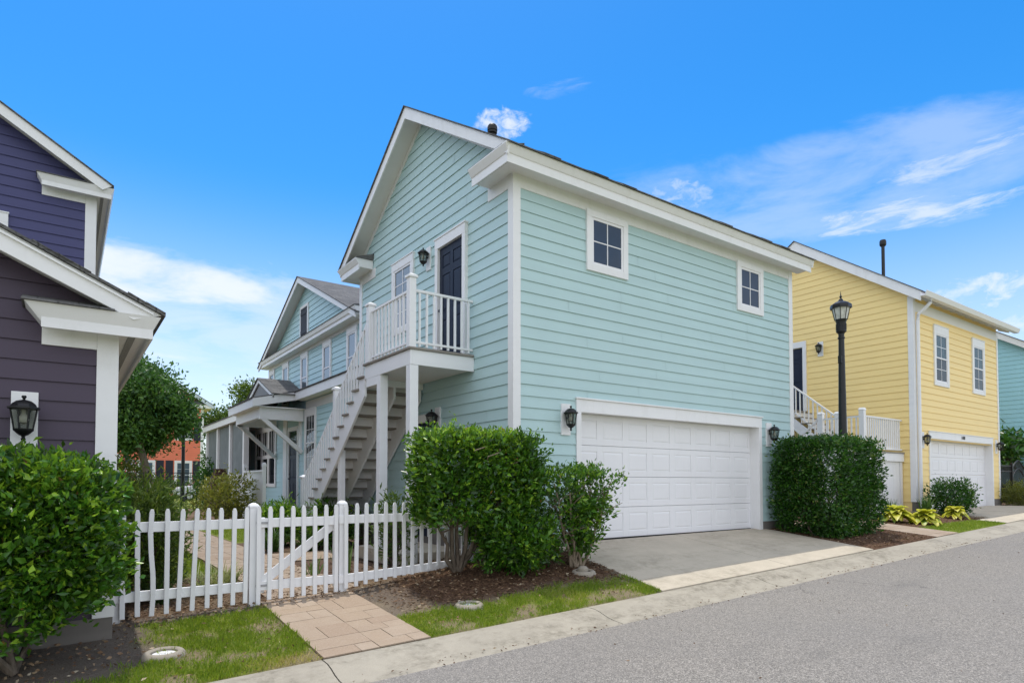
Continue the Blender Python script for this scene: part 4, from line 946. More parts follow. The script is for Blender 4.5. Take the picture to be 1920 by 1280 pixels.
def side_deck():
    t = thing('side_deck', 'white railed deck with stairs and storage enclosure against the yellow house', 'deck', (17.6, 8.2, -.85))
    b = MB().box(17.56, 19.965, 8.16, 9.5, .85, .885).box(18.85, 19.965, 11.1, 12.6, 2.33, 2.37); b.build('deck_board', GREYWOOD, t)
    MB().box(17.58, 19.964, 8.18, 8.22, .62, .849).box(17.58, 17.62, 8.221, 9.5, .62, .849).build('fascia_beam', WHITE, t)
    b = MB()
    for k in range(5): b.box(17.75+k*.41, 17.75+k*.41+.405, 8.24, 8.26, -.83, .62)
    b.box(17.62, 17.745, 8.225, 8.35, -.83, .62); b.box(19.81, 19.963, 8.225, 8.35, -.83, .62); b.box(17.62, 17.64, 8.351, 9.5, -.83, .62)
    b.build('enclosure', WHITE, t)
    for x, y, z0, z1 in ((17.66, 8.26, .886, 2.05), (17.66, 9.40, .886, 2.03), (18.9, 9.55, .886, 2.14)):
        MB().lathe([(.092, z0), (.092, z1-.08), (.105, z1-.07), (.105, z1-.05), (.08, z1)], 4, (x, y, 0), rad(45)).build('newel_post', WHITE, t)
    def rail(p, q): MB().bar(p, q, .05, .045).build('handrail', WHITE, t)
    rail((17.72, 8.25, 1.83), (19.97, 8.25, 1.83)); rail((17.72, 8.25, .97), (19.97, 8.25, .97)); rail((17.66, 8.33, 1.82), (17.66, 9.34, 1.82)); rail((17.66, 8.33, .97), (17.66, 9.34, .97))
    rail((18.9, 9.6, 2.0), (18.9, 11.1, 3.2)); rail((18.9, 9.7, 1.15), (18.9, 11.1, 2.42)); rail((17.66, 9.46, 1.84), (17.66, 10.5, .98)); rail((18.9, 11.1, 3.2), (18.9, 12.5, 3.2))
    x = 17.83
    while x < 19.95: MB().box(x-.016, x+.016, 8.234, 8.266, .94, 1.82).build('baluster', WHITE, t); x += .125
    y = 8.42
    while y < 9.33: MB().box(17.644, 17.676, y-.016, y+.016, .94, 1.81).build('baluster', WHITE, t); y += .13
    y = 9.75
    while y < 12.4:
        k = min(1, (y-9.6)/1.5); MB().box(18.884, 18.916, y-.016, y+.016, 1.12+k*1.27, 2.0+1.2*k).build('baluster', WHITE, t); y += .14
    y = 9.58
    while y < 10.5: MB().box(17.644, 17.676, y-.016, y+.016, .95-(y-9.46)*.83, 1.83-(y-9.46)*.83).build('baluster', WHITE, t); y += .14
    for k in range(7):
        z = .886+.2*(k+1); y = 9.55+.225*k
        MB().box(18.86, 19.964, y-.02, y+.24, z-.03, z).build('tread', GREYWOOD, t); MB().box(18.88, 19.96, y, y+.02, z-.2, z-.031).build('riser', WHITE, t)
    poly = [(9.5, .83), (9.5, .60), (9.75, .60), (11.2, 1.95), (11.2, 2.3)]
    MB().prism(poly, lambda p, q, tt: (tt, p, q), 18.865, 18.9).build('stringer', WHITE, t)
    for k in range(4):
        z = .85-.2*(k+1); y = 9.52+.24*k; MB().box(17.7, 18.8, y-.02, y+.25, z-.03, z).build('tread', GREYWOOD, t)
    split(MB().box(18.95, 19.02, 12.45, 12.55, -.9, 2.33).box(18.95, 19.02, 11.12, 11.2, -.9, 2.33), 'post', WHITE, t)
side_deck()
# ------------------------------------------------------------------ far houses
def blue_house():
    X0 = 31.0; Y0, Y1, YR = 8.0, 16.0, 12.0; sl = .63; zr = lambda y: 5.35+sl*(min(y, 2*YR-y)-7.8)
    t = thing('blue_house', 'sky blue sided house at the far right with a white rake board', 'house', (X0, Y0, -.6)); b = MB(); f = fX(X0)
    lo = lambda z: max(Y0+.1, Y0+(z-5.2)/sl if z > 5.2 else 0); siding(b, f, -.4, 7.9, lo, lambda z: 2*YR-lo(z), seed=41, joints=False)
    b.prism([(Y0, -1), (Y1, -1), (Y1, 5.3), (YR, 7.8), (Y0, 5.3)], lambda p, q, tt: (tt, p, q), X0+.004, X0+.2); b.box(X0+.2, 39, Y0, Y0+.2, -1, 5.4); b.build('wall', BLUE, t)
    MB().box(X0-.02, X0+.1, Y0-.026, Y0+.1, -.5, 5.2).build('corner_board', WHITE, t)
    b = MB()
    for sg in (1, -1):
        yy = lambda y: y if sg > 0 else 2*YR-y; e = .0005*sg; b.prism([(yy(7.7), zr(7.7)-.014), (yy(7.7), zr(7.7)-.26), (YR-e, zr(YR)-.3), (YR-e, zr(YR)-.014)], lambda p, q, tt: (tt, p, q), 30.68, 30.72)
    split(b, 'rake_board', WHITE, t); b = MB()
    for sg in (1, -1):
        yy = lambda y: y if sg > 0 else 2*YR-y; e = .0004*sg; b.prism([(yy(7.62), zr(7.62)-.01), (YR-e, zr(YR)-.01), (YR-e, zr(YR)+.015), (yy(7.62), zr(7.62)+.015)], lambda p, q, tt: (tt, p, q), 30.64, 39)
    b.build('roof', SHINGLE, t)
blue_house()
def coral_house():
    Y0 = 66.; t = thing('coral_house', 'coral red two-storey house with black shutters and white trim beyond the iron fence', 'house', (6, Y0, -1.3)); fr = fY(Y0)
    XA, XB = 0., 10.75; XR = 5.4; ze = 7.4; sl = .62
    zr = lambda x: ze+sl*(min(x, 2*XR-x)+.5)
    b = MB(); siding(b, fr, -1.2, 10.6, lambda z: max(XA, XA+(z-7.3)/sl), lambda z: min(XB, XB-(z-7.3)/sl), ex=.2, lip=.02, seed=50, joints=False)
    b.prism([(XA, -1.4), (XB, -1.4), (XB, 7.4), (XR, 10.7), (XA, 7.4)], lambda p, q, tt: (p, tt, q), Y0+.01, Y0+.2); b.box(XB-.2, XB, Y0+.2, Y0+9, -1.4, 7.4); b.build('wall', CORAL, t)
    MB().box(XB-.22, XB+.04, Y0-.04, Y0+.2, -1.4, 7.2).build('corner_board', WHITE, t); MB().box(3.75, 4.05, Y0-.05, Y0+.02, -1.4, 2.6).build('pilaster', WHITE, t)
    b = MB().box(9.1, 11.5, Y0-.55, Y0+.02, 7.12, 7.45); b.box(10.77, 11.5, Y0+.021, Y0+9, 7.12, 7.45); split(b, 'eave', WHITE, t)
    MB().hexa([(9.0, Y0-.6, 7.452), (11.0, Y0-.6, 7.452), (11, Y0, 7.452), (9, Y0, 7.452), (9, Y0-.6, 7.47), (11, Y0-.6, 7.47), (11, Y0, 7.85), (9, Y0, 7.85)]).build('return_roof', SHINGLE, t)
    for sg in (1, -1):
        xx = lambda x: x if sg < 0 else 2*XR-x; q = lambda x: ze+.06+sl*(x+.7)
        MB().prism([(xx(-.75), q(-.75)), (xx(-.75), q(-.75)-.34), (XR, q(XR)-.4), (XR, q(XR))], lambda p, w, tt: (p, tt, w), Y0-.6-.01*(sg > 0), Y0-.55).build('rake_board', mat_paint_cached('pale_blue_trim', (.55, .63, .70)), t)
        MB().prism([(xx(-.85), q(-.85)+.01), (xx(-.85), q(-.85)+.05), (XR, q(XR)+.05), (XR, q(XR)+.01)], lambda p, w, tt: (p, tt, w), Y0-.65-.01*(sg > 0), Y0+9).build('roof', SHINGLE, t)
    for x in (5.30, 8.35):
        w = window(t, fr, x, x+1.5, -.6, 2.1, .2, None, 'double', SKYGLASS, 2, 4, cap=False)
        for u in (x-.72, x+1.56): b = MB(); boxf(b, fr, u, u+.62, 0, .06, -.6, 2.1); b.build('shutter', DARKSHUT, t)
    window(t, fr, 8.35, 9.85, 4.0, 6.2, .2, None, 'double', SKYGLASS, 2, 4, cap=False); b = MB(); boxf(b, fr, 9.95, 10.55, 0, .06, 4.0, 6.2); b.build('shutter', DARKSHUT, t)
    b = MB(); casing(b, fr, 1.0, 3.1, -1.2, 2.0, .25, .05, None, False); b.build('door_trim', WHITE, t); b = MB(); boxf(b, fr, 1.25, 2.85, 0, .03, -1.2, 1.75); b.build('door', DARKSHUT, t)
coral_house()
# ------------------------------------------------------------------ picket fence and gate
def picket(b, x, z0, z1, lean=0., bow=0., y=7.56, w=.047, th=.03):
    n = 5 if bow else 1; h = w/2
    def cx(z): k = (z-z0)/(z1-z0); return x+lean*(k-.5)+bow*math.sin(k*math.pi*2)*.5
    zs = [z0+(z1-.05-z0)*i/n for i in range(n+1)]
    for a, c in zip(zs, zs[1:]):
        b.hexa([(cx(a)-h, y-th, a), (cx(a)+h, y-th, a), (cx(a)+h, y, a), (cx(a)-h, y, a), (cx(c)-h, y-th, c), (cx(c)+h, y-th, c), (cx(c)+h, y, c), (cx(c)-h, y, c)])
    a = zs[-1]; t = cx(z1)
    b.hexa([(cx(a)-h, y-th, a), (cx(a)+h, y-th, a), (cx(a)+h, y, a), (cx(a)-h, y, a), (t-.012, y-th, z1-.012), (t+.012, y-th, z1-.012), (t+.012, y, z1-.012), (t-.012, y, z1-.012)])
def fence_post(t, x, zt, s=.098, y=7.63):
    b = MB(); h = s/2; z0 = G(x, y)-.1
    b.box(x-h, x+h, y-h, y+h, z0, zt-.05); q = h+.004
    b.lathe([(q*1.414, zt-.05), (q*1.414, zt-.03), (q*1.15, zt-.012), (q*.5, zt+.004), (.01, zt+.006)], 4, (x, y, 0), rad(45)); b.build('post', WOODWHITE, t, .004)
XL_ = [.5, .63, .76, .90, 1.03, 1.165, 1.295, 1.425, 1.56, 1.69]; XG_ = [1.95, 2.08, 2.21, 2.34, 2.475, 2.61, 2.735]; XR_ = [2.862, 3.0, 3.125, 3.26, 3.39, 3.52, 3.65, 3.775, 3.91, 4.04, 4.17, 4.29, 4.42, 4.55]
r = random.Random(3)
t = thing('picket_fence', 'white picket fence section with bowed pickets between the plum house and the gate', 'fence', (.4, 7.6, -1.4), 'white picket fence sections')
for i, x in enumerate(XL_):
    b = MB(); picket(b, x, G(x, 7.55)+.035+r.uniform(0, .02), -.268+r.uniform(-.006, .006), r.uniform(-.015, .015)+(.03 if i in (4, 5) else 0), .03 if i == 2 else 0); b.build('picket', WOODWHITE, t, .003)
for z in (-.41, -1.125): MB().box(.40, 1.715, 7.561, 7.599, z-.105, z).build('rail', WOODWHITE, t, .003)
fence_post(t, 1.785, -.235); fence_post(t, .44, -.44, .1)
b = MB(); picket(b, 1.825, -1.40, -.255); b.build('picket', WOODWHITE, t, .003)
t = thing('garden_gate', 'white picket gate with a diagonal brace across the paved walk', 'gate', (1.84, 7.6, -1.38))
for i, x in enumerate(XG_):
    b = MB(); picket(b, x, -1.345+.012*i/7, -.262+.001*i+r.uniform(-.005, .005), r.uniform(-.008, .008)); b.build('picket', WOODWHITE, t, .003)
for z in (-.41, -1.13): MB().box(1.855, 2.77, 7.561, 7.597, z-.105, z).build('rail', WOODWHITE, t, .003)
MB().bar((1.88, 7.612, -1.15), (2.74, 7.612, -.50), .025, .105, (0, 0, 1)).build('brace', WOODWHITE, t, .003)
for x0 in (1.862, 2.72): MB().box(x0, x0+.045, 7.60, 7.63, -1.27, -.4).build('stile', WOODWHITE, t, .003)
split(MB().box(1.80, 1.95, 7.553, 7.5605, -.472, -.448).box(1.80, 1.95, 7.553, 7.5605, -1.192, -1.168), 'hinge', mat_paint_cached('galvanised_hinge', (.35, .35, .36)), t)
t = thing('picket_fence', 'white picket fence section from the gate to the big shrub at the garage corner', 'fence', (2.9, 7.6, -1.35), 'white picket fence sections')
for x in XR_:
    g = G(x, 7.55); b = MB(); zt = -.245 if x < 3.95 else -.38
    picket(b, x, g+.045+r.uniform(0, .015), zt+r.uniform(-.006, .006), r.uniform(-.012, .012)); b.build('picket', WOODWHITE, t, .003)
MB().box(2.78, 3.86, 7.561, 7.597, -.505, -.40).build('rail', WOODWHITE, t, .003); MB().hexa([(2.78, 7.561, -1.245), (4.72, 7.561, -1.16), (4.72, 7.597, -1.16), (2.78, 7.597, -1.245), (2.78, 7.561, -1.14), (4.72, 7.561, -1.055), (4.72, 7.597, -1.055), (2.78, 7.597, -1.14)]).build('rail', WOODWHITE, t, .003)
MB().box(3.87, 4.7, 7.561, 7.597, -.61, -.505).build('rail', WOODWHITE, t, .003)
fence_post(t, 2.84, -.225); fence_post(t, 4.70, -.4, .1)

# ------------------------------------------------------------------ street lamp
t = thing('street_lamp', 'black post-top street lamp standing in the clipped hedge', 'street lamp', (13.5, 6.72, -1.05)); c = (13.5, 6.72, 0)
MB().lathe([(.17, -1.15), (.17, -.98), (.14, -.95), (.125, -.85), (.118, -.7)], 16, c).build('base', mat_paint_cached('galvanised_base', (.3, .3, .31)), t, smooth=True)
MB().lathe([(.112, -.72), (.104, .6), (.084, 2.0), (.066, 3.06), (.066, 3.08), (.082, 3.09), (.082, 3.12), (.066, 3.13), (.068, 3.19)], 16, c).build('post', BLACKPAINT, t, smooth=True)
MB().box(c[0]-.105, c[0]-.04, c[1]-.045, c[1]+.045, 2.55, 2.72).build('junction_box', BLACKPAINT, t, .01)
b = MB().lathe([(.07, 3.19), (.09, 3.215), (.118, 3.235), (.12, 3.25), (.112, 3.26), (.112, 3.42), (.122, 3.46), (.14, 3.50)], 16, c)
for k in range(16): a = rad(22.5*k); b.tube([(c[0]+.114*math.cos(a), c[1]+.114*math.sin(a), 3.27), (c[0]+.114*math.cos(a), c[1]+.114*math.sin(a), 3.41)], .007, 5)
b.build('fitter', BLACKPAINT, t, smooth=True)
b = MB()
for k in range(8): a = rad(22.5+45*k); b.tube([(c[0]+.142*math.cos(a), c[1]+.142*math.sin(a), 3.49), (c[0]+.206*math.cos(a), c[1]+.206*math.sin(a), 3.76)], .0095, 6)
b.build('lantern_rib', BLACKPAINT, t)
MB().lathe([(.138, 3.495), (.202, 3.76)], 8, c, rad(22.5)).build('glass', FROST, t)
MB().lathe([(.205, 3.755), (.246, 3.735), (.25, 3.775), (.235, 3.82), (.15, 3.87), (.075, 3.895), (.06, 3.90), (.05, 3.93), (.03, 3.95), (.015, 3.965), (.03, 3.99), (.032, 4.0), (.014, 4.02), (.01, 4.06), (.002, 4.12)], 8, c, rad(22.5)).build('cap', BLACKPAINT, t)
t.scale = (.86, .86, 1.)
t = thing('street_lamp', 'thin black lamp post far off in front of the coral house', 'street lamp', (6.33, 46, -1.2)); MB().lathe([(.16, -1.3), (.16, -1.0), (.12, -.9), (.10, 3.6)], 10, (6.33, 46, 0)).build('post', BLACKPAINT, t); MB().lathe([(.10, 3.6), (.16, 3.65), (.27, 4.05), (.33, 4.06), (.2, 4.25), (.02, 4.45)], 8, (6.33, 46, 0)).build('lantern', BLACKPAINT, t)

# ------------------------------------------------------------------ concrete valve rings
def ring(x, y, lab, cover, s=1., tilt=0.):
    z = G(x, y); t = thing('valve_ring', lab, 'utility cover', (x, y, z), 'concrete valve rings by the kerb')
    MB().lathe([(.20*s, -.09), (.19*s, .005), (.172*s, .03), (.155*s, .04), (.13*s, .038), (.118*s, .028), (.112*s, -.01), (.02, -.01)], 28, (x, y, z)).build('ring', RINGC, t, smooth=True)
    if cover == 'dome': MB().lathe([(.085*s, .0), (.08*s, .07), (.05*s, .095), (.01, .1)], 14, (x-.01, y, z)).build('cover', RINGC, t, smooth=True)
    else: MB().lathe([(.104*s, -.01), (.104*s, .014), (.03, .018), (.028, .024), (.01, .024)], 24, (x, y, z)).build('cover', WHITE, t, smooth=True)
    t.rotation_euler = (tilt, -.02, 0)
ring(.74, 6.3, 'concrete valve ring with a white cover in bare dirt near the left shrub', 'flat', .92, .02)
ring(3.78, 6.12, 'concrete valve ring with a white cover in the grass right of the paved walk', 'flat', .9, .02)
ring(5.80, 6.42, 'grey concrete valve ring with a domed plug in the mulch under the smaller shrub', 'dome', .9, .02)

# ------------------------------------------------------------------ iron fences, pillar, flag, car
def iron_fence(t, p, q, z0, z1, n, posts=()):
    p = Vector(p); q = Vector(q)
    for k in range(n+1):
        a = p.lerp(q, k/n); MB().bar((a.x, a.y, z0), (a.x, a.y, z1+(.08 if 0 else 0)), .02, .02, (1, 0, 0)).build('bar', IRON, t)
    for z in (z0+.12, z1-.2, z1): MB().bar((p.x, p.y, z), (q.x, q.y, z), .03, .035).build('rail', IRON, t)
    for k in posts:
        a = p.lerp(q, k); MB().box(a.x-.045, a.x+.045, a.y-.045, a.y+.045, z0-.1, z1+.08).build('post', IRON, t)
t = thing('iron_fence', 'black iron picket fence across the garden in front of the coral house', 'fence', (3.4, 34.8, -1.25)); iron_fence(t, (1.2, 34.8), (7.6, 34.8), -1.3, .50, 44, (0, .33, .66, 1))
t = thing('iron_fence', 'black iron fence panel beside the yellow house at the far right', 'fence', (27.0, 9.2, -.8)); iron_fence(t, (26.88, 7.95), (28.15, 7.95), -.70, .62, 12, (0, 1))
t = thing('iron_gate', 'black iron gate with an arched top at the far right', 'gate', (28.8, 7.95, -.7))
for k in range(12): x = 28.25+.11*k; MB().bar((x, 7.95, -.66), (x, 7.95, .55+.28*math.sin(math.pi*k/11)), .02, .02, (1, 0, 0)).build('bar', IRON, t)
for dz in (0, -.3): MB().tube([(28.25+1.21*k/10, 7.95, .55+dz+.28*math.sin(math.pi*k/10)) for k in range(11)], .025, 6).build('rail', IRON, t)
MB().bar((28.25, 7.95, -.6), (29.46, 7.95, -.6), .03, .04).bar((28.25, 7.95, -.1), (29.46, 7.95, -.1), .03, .04).build('rail', IRON, t)
t = thing('rubbish_bin', 'dark wheeled rubbish bin behind the iron fence at the far right', 'bin', (28.6, 8.4, -.7))
MB().hexa([(28.4, 8.2, -.68), (28.8, 8.2, -.68), (28.8, 8.6, -.68), (28.4, 8.6, -.68), (28.34, 8.14, -.1), (28.86, 8.14, -.1), (28.86, 8.66, -.1), (28.34, 8.66, -.1)]).build('body', NAVY, t, .02); MB().hexa([(28.32, 8.1, -.098), (28.88, 8.1, -.098), (28.88, 8.7, -.098), (28.32, 8.7, -.098), (28.36, 8.16, -.06), (28.84, 8.16, -.06), (28.84, 8.66, -.02), (28.36, 8.66, -.02)]).build('lid', NAVY, t, .02)
for x in (28.38, 28.78): MB().tube([(x, 8.62, -.62), (x+.05, 8.62, -.62)], .08, 12).build('wheel', RUBBER, t)
t = thing('brick_pillar', 'stepped dark red brick pillar beside the screened porch', 'pillar', (6.05, 29.2, -1.3)); b = MB()
for k, (w, z0, z1) in enumerate(((.36, -1.3, -.25), (.34, -.25, .0), (.31, .0, .15), (.27, .15, .3), (.22, .3, .45), (.19, .45, .52))): b.box(5.15-w, 5.15+w, 27.6-w, 27.6+w, z0, z1-.001)
b.build('shaft', BRICK, t); MB().box(4.94, 5.36, 27.39, 27.81, .52, .57).build('cap', BRICK, t)
t = thing('flag', 'striped flag hanging from a slanted pole by the coral house door', 'flag', (4.6, 64.8, 1.5))
MB().tube([(4.15, 65.9, 1.0), (4.2, 64.2, 2.5)], .03, 6).build('pole', WHITE, t)
FR = mat_paint('flag_red', (.5, .03, .04), .7); FB = mat_paint('flag_blue', (.03, .05, .2), .7); FW = mat_paint('flag_white', (.75, .75, .75), .7)
def flagz(u, v): return (4.2+.9*u+.10*math.sin(v*4), 64.2+.25*math.sin(u*7+v*2), 2.45-.55*u-1.9*v*(.7+.3*u))
bs = {0: MB(), 1: MB(), 2: MB()}
for i in range(13):
    for j in range(8):
        k = 2 if (i < 7 and j < 3) else (i % 2); P = [flagz(a, c) for a, c in ((i/13, j/8), ((i+1)/13, j/8), ((i+1)/13, (j+1)/8), (i/13, (j+1)/8))]; bs[k].quad(*P)
bs[0].build('red_stripe', FR, t); bs[1].build('white_stripe', FW, t); bs[2].build('canton', FB, t)
# small pale car glimpsed through the fence
t = thing('parked_car', 'pale silver car parked on the street beyond the iron fence', 'car', (8.6, 50, -1.2)); CARP = mat_paint('silver_car_paint', (.55, .57, .6), .25, .03, False)
X, Y = 8.6, 50.; b = MB(); n = 0
prof = [(-2.2, .35), (-2.25, .7), (-2.1, .95), (-1.3, 1.05), (-.7, 1.48), (.9, 1.5), (1.75, 1.1), (2.2, 1.0), (2.28, .6), (2.2, .35)]
b.prism(prof, lambda p, q, tt: (X+p, Y+tt*(1 if q < 1.06 else .82), -1.25+q), -.85, .85); b.build('body', CARP, t, .06, True)
b = MB()
for sy in (-1, 1): b.quad((X-1.15, Y+sy*.80, -.17), (X+1.55, Y+sy*.80, -.15), (X+.85, Y+sy*.71, .2), (X-.65, Y+sy*.71, .18))
b.quad((X-1.32, Y-.66, -.16), (X-1.32, Y+.66, -.16), (X-.74, Y+.6, .2), (X-.74, Y-.6, .2)); b.build('window', GLASSD, t)
for dx in (-1.4, 1.4):
    for sy in (-.86, .7): w = MB().tube([(X+dx, Y+sy, -.93), (X+dx, Y+sy+.18, -.93)], .32, 18).build('wheel', RUBBER, t); MB().tube([(X+dx, Y+sy-.01, -.93), (X+dx, Y+sy+.19, -.93)], .19, 14).build('rim', CARP, w)
for sy in (-.6, .6): MB().box(X-2.27, X-2.2, Y+sy-.18, Y+sy+.18, -.55, -.4).build('headlight', FROST, t, .02)
# ------------------------------------------------------------------ planting
def fbm3(p, s, o=0.): return noise.noise(Vector((p[0]*s+o, p[1]*s, p[2]*s)))
def superdirs(n, e):
    d = nrm(RNG.normal(size=(n, 3))); m = (np.abs(d)**e).sum(1)**(1/e); return d, d/m[:, None]
def clusters(c, half, e, n, depth=.3, amp=.12, ns=2.2, prof=None, keep=None):
    """cluster anchor points in the outer shell of a superellipsoid; returns points, outward normals"""
    d, q = superdirs(n, e); k = 1-depth*RNG.random(n)**1.6
    nz = np.array([fbm3(p, ns, c[0]) for p in q*1.0]); k = k*(1+amp*nz*1.6)
    p = q*k[:, None]
    if prof is not None:
        s = np.interp(p[:, 2], prof[0], prof[1]); p[:, 0] *= s; p[:, 1] *= s
    P = p*np.array(half)+np.array(c); N = nrm(np.sign(q)*np.abs(q)**(e-1)/np.array(half))
    if keep is not None: m = np.array([keep(a) for a in P]); P, N = P[m], N[m]
    return P, N
def foliage(name, P, N, per, size, mat, parent, up=.45, spread=.9, asp=.46, rad_=.06, tone=0., fold=.22, extra=()):
    """extra: further (P,N,per,size,up,spread,asp,rad,tone) leaf groups of the same foliage"""
    A = [_leafset(P, N, per, size, up, spread, asp, rad_, tone, fold)]+[_leafset(*e, fold) for e in extra]
    o = 0; VV = []; FF = []; vv = []
    for V, F, v in A: VV.append(V); FF.append(F+o); vv.append(v); o += len(V)
    return np_mesh(name, np.concatenate(VV), np.concatenate(FF), mat, parent, np.concatenate(vv))
def _leafset(P, N, per, size, up, spread, asp, rad_, tone, fold=.22):
    n = len(P); C = nrm(N+np.array([0, 0, up])); idx = np.repeat(np.arange(n), per)
    o = RNG.normal(size=(n*per, 3)); D = nrm(C[idx]+o*spread); B = P[idx]+RNG.normal(size=(n*per, 3))*rad_
    L = size*(.5+1.0*RNG.random(n*per)); V, F = leaves(B, D, L, L*asp*(.85+.3*RNG.random(n*per)), fold, .12)
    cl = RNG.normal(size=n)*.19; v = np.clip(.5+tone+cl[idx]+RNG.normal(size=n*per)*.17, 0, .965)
    rare = RNG.random(n*per) < .003; v[rare] = 1.
    return V, F, np.repeat(v, 2)
def stems(name, base, tips, mat, parent, r0=.02, r1=.006, kink=.06, sub=3):
    b = MB(); r = random.Random(len(tips)+int(base[0][0]*100))
    for i, tp in enumerate(tips):
        a = Vector(base[i % len(base)]); q = Vector(tp); n = 5
        path = [a.lerp(q, k/n)+Vector((r.uniform(-1, 1), r.uniform(-1, 1), r.uniform(-.3, .3)))*kink*(0 if k == 0 else 1) for k in range(n+1)]
        b.tube(path, [r0+(r1-r0)*k/n for k in range(n+1)], 6)
        for _ in range(sub):
            k = r.randint(2, n-1); e = path[k]+Vector((r.uniform(-1, 1), r.uniform(-1, 1), r.uniform(.3, 1)))*.28
            b.tube([path[k], path[k].lerp(e, .5)+Vector((0, 0, .02)), e], [r1*1.3, r1, r1*.6], 5)
    return b.build(name, mat, parent, smooth=True)
def shrub(name, label, base, cat='shrub', group=None): return thing(name, label, cat, base, group)

# left foreground hedge
UP = lambda P: np.tile([0, 0, 1.], (len(P), 1))
t = shrub('privet_hedge', 'large leafy green hedge in the left foreground before the plum house', (-1., 6.45, -1.5), 'hedge')
cut = lambda p: p[2] > -1.40+.50*max(0., p[0]+.55)+.10*fbm3(p, 3., 1.)
P1, N1 = clusters((-1.22, 6.48, -.64), (1.60, .54, .85), 7, 3000, .3, .08, 2.4, ([-1, -.75, -.3, .2, 1], [.9, .95, .99, 1.0, .97]), cut)
P2, N2 = clusters((-.12, 6.42, -.40), (.46, .50, .58), 2.8, 800, .35, .15, 3, None, cut)
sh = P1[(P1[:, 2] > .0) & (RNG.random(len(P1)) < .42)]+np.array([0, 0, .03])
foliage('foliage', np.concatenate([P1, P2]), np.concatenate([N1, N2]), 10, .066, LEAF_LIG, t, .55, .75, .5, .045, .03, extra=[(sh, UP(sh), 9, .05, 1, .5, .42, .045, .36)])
stems('stem', [(-1.6, 6.5, -1.55), (-.9, 6.45, -1.53), (-.3, 6.4, -1.52)], [(x, 6.4+random.uniform(-.3, .3), random.uniform(-.5, .05)) for x in np.linspace(-2.2, .2, 14)], BARK, t, .03, .008)
# big shrub at the garage corner
t = shrub('privet_shrub', 'large boxy green shrub at the garage corner where the picket fence ends', (4.45, 7.15, -1.1))
hole = lambda p: not (p[2] < -.50 and p[0] < 4.45) and not (fbm3(p, 2.6, 9.) < -.44 and p[2] < .4)
P1, N1 = clusters((4.47, 7.0, -.06), (.82, .40, .64), 30, 2900, .26, .04, 2.6, ([-1, -.6, 0, 1], [.80, .93, 1.0, 1.0]), hole)
P2, N2 = clusters((4.98, 6.8, -.78), (.52, .42, .34), 2.4, 560, .45, .25, 3)
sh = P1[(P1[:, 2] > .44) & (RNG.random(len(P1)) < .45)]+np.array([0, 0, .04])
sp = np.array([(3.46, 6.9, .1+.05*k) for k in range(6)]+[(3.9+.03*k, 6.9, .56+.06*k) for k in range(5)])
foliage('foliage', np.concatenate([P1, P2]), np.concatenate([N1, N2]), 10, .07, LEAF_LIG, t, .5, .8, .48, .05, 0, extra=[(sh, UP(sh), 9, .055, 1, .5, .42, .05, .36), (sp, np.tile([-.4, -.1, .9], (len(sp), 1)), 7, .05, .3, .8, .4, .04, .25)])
stems('trunk', [(4.20, 7.18, -1.16), (4.25, 7.14, -1.16), (4.80, 6.98, -1.12)], [(3.75, 7.0, -.3), (4.15, 6.95, 0.), (4.5, 7.05, .1), (3.95, 6.9, .2), (4.4, 6.8, .3), (5.1, 6.9, -.1), (4.9, 6.7, .2), (5.2, 7.0, .3), (4.6, 6.65, .45)], BARK, t, .034, .009, .05, 4)
split(MB().tube([(4.25, 6.66, .32), (4.1, 6.52, .4), (4.25, 6.49, .45)], .006, 5).tube([(4.35, 6.66, .2), (4.3, 6.52, .33), (4.45, 6.5, .38)], .007, 5), 'bare_twig', PBARK, t)
# smaller vase-shaped shrub
t = shrub('privet_shrub', 'smaller vase-shaped shrub with a flat top in front of the garage door', (5.86, 6.66, -1.17))
P1, N1 = clusters((5.93, 6.66, -.40), (.54, .38, .57), 16, 900, .75, .08, 2.6, ([-1, -.7, -.3, .3, 1], [.30, .46, .72, .93, 1.03]), lambda p: fbm3(p, 3.3, 4.) > -.14 or p[2] > .1)
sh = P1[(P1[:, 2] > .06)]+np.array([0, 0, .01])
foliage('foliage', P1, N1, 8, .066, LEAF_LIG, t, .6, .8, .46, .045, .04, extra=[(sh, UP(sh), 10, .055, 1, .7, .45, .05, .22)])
stems('trunk', [(5.80, 6.68, -1.2), (5.86, 6.64, -1.2), (5.92, 6.67, -1.2), (5.84, 6.70, -1.2), (5.95, 6.63, -1.2)], [(x, 6.66+random.uniform(-.3, .3), random.uniform(-.2, .12)) for x in np.linspace(5.35, 6.4, 17)], PBARK, t, .024, .006, .04, 4)
# clipped box hedge right of the drive
t = shrub('box_hedge', 'dense clipped dark green box-shaped hedge between the driveway and the street lamp', (13.1, 6.8, -1.05), 'hedge')
P1, N1 = clusters((13.08, 6.82, -.08), (1.10, .63, .94), 20, 5200, .10, .025, 3, ([-1, -.8, -.55, 0, 1], [.86, .94, .99, 1, 1.0]), lambda p: not (p[2] < -.74 and fbm3(p, 3., 2.) < -.12))
P2, N2 = clusters((12.6, 6.5, -.80), (.55, .4, .3), 2.5, 260, .5, .2, 3)
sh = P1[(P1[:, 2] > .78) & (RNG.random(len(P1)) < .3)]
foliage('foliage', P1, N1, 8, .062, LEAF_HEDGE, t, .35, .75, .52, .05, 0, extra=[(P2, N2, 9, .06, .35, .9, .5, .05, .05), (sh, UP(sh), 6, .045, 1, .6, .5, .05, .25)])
stems('stem', [(12.3, 6.7, -1.1), (12.9, 6.6, -1.08), (13.6, 6.9, -1.05), (12.4, 7.1, -1.05)], [(x, 6.8+random.uniform(-.4, .4), random.uniform(-.6, 0)) for x in np.linspace(12.1, 14.0, 16)], BARK, t, .028, .01)
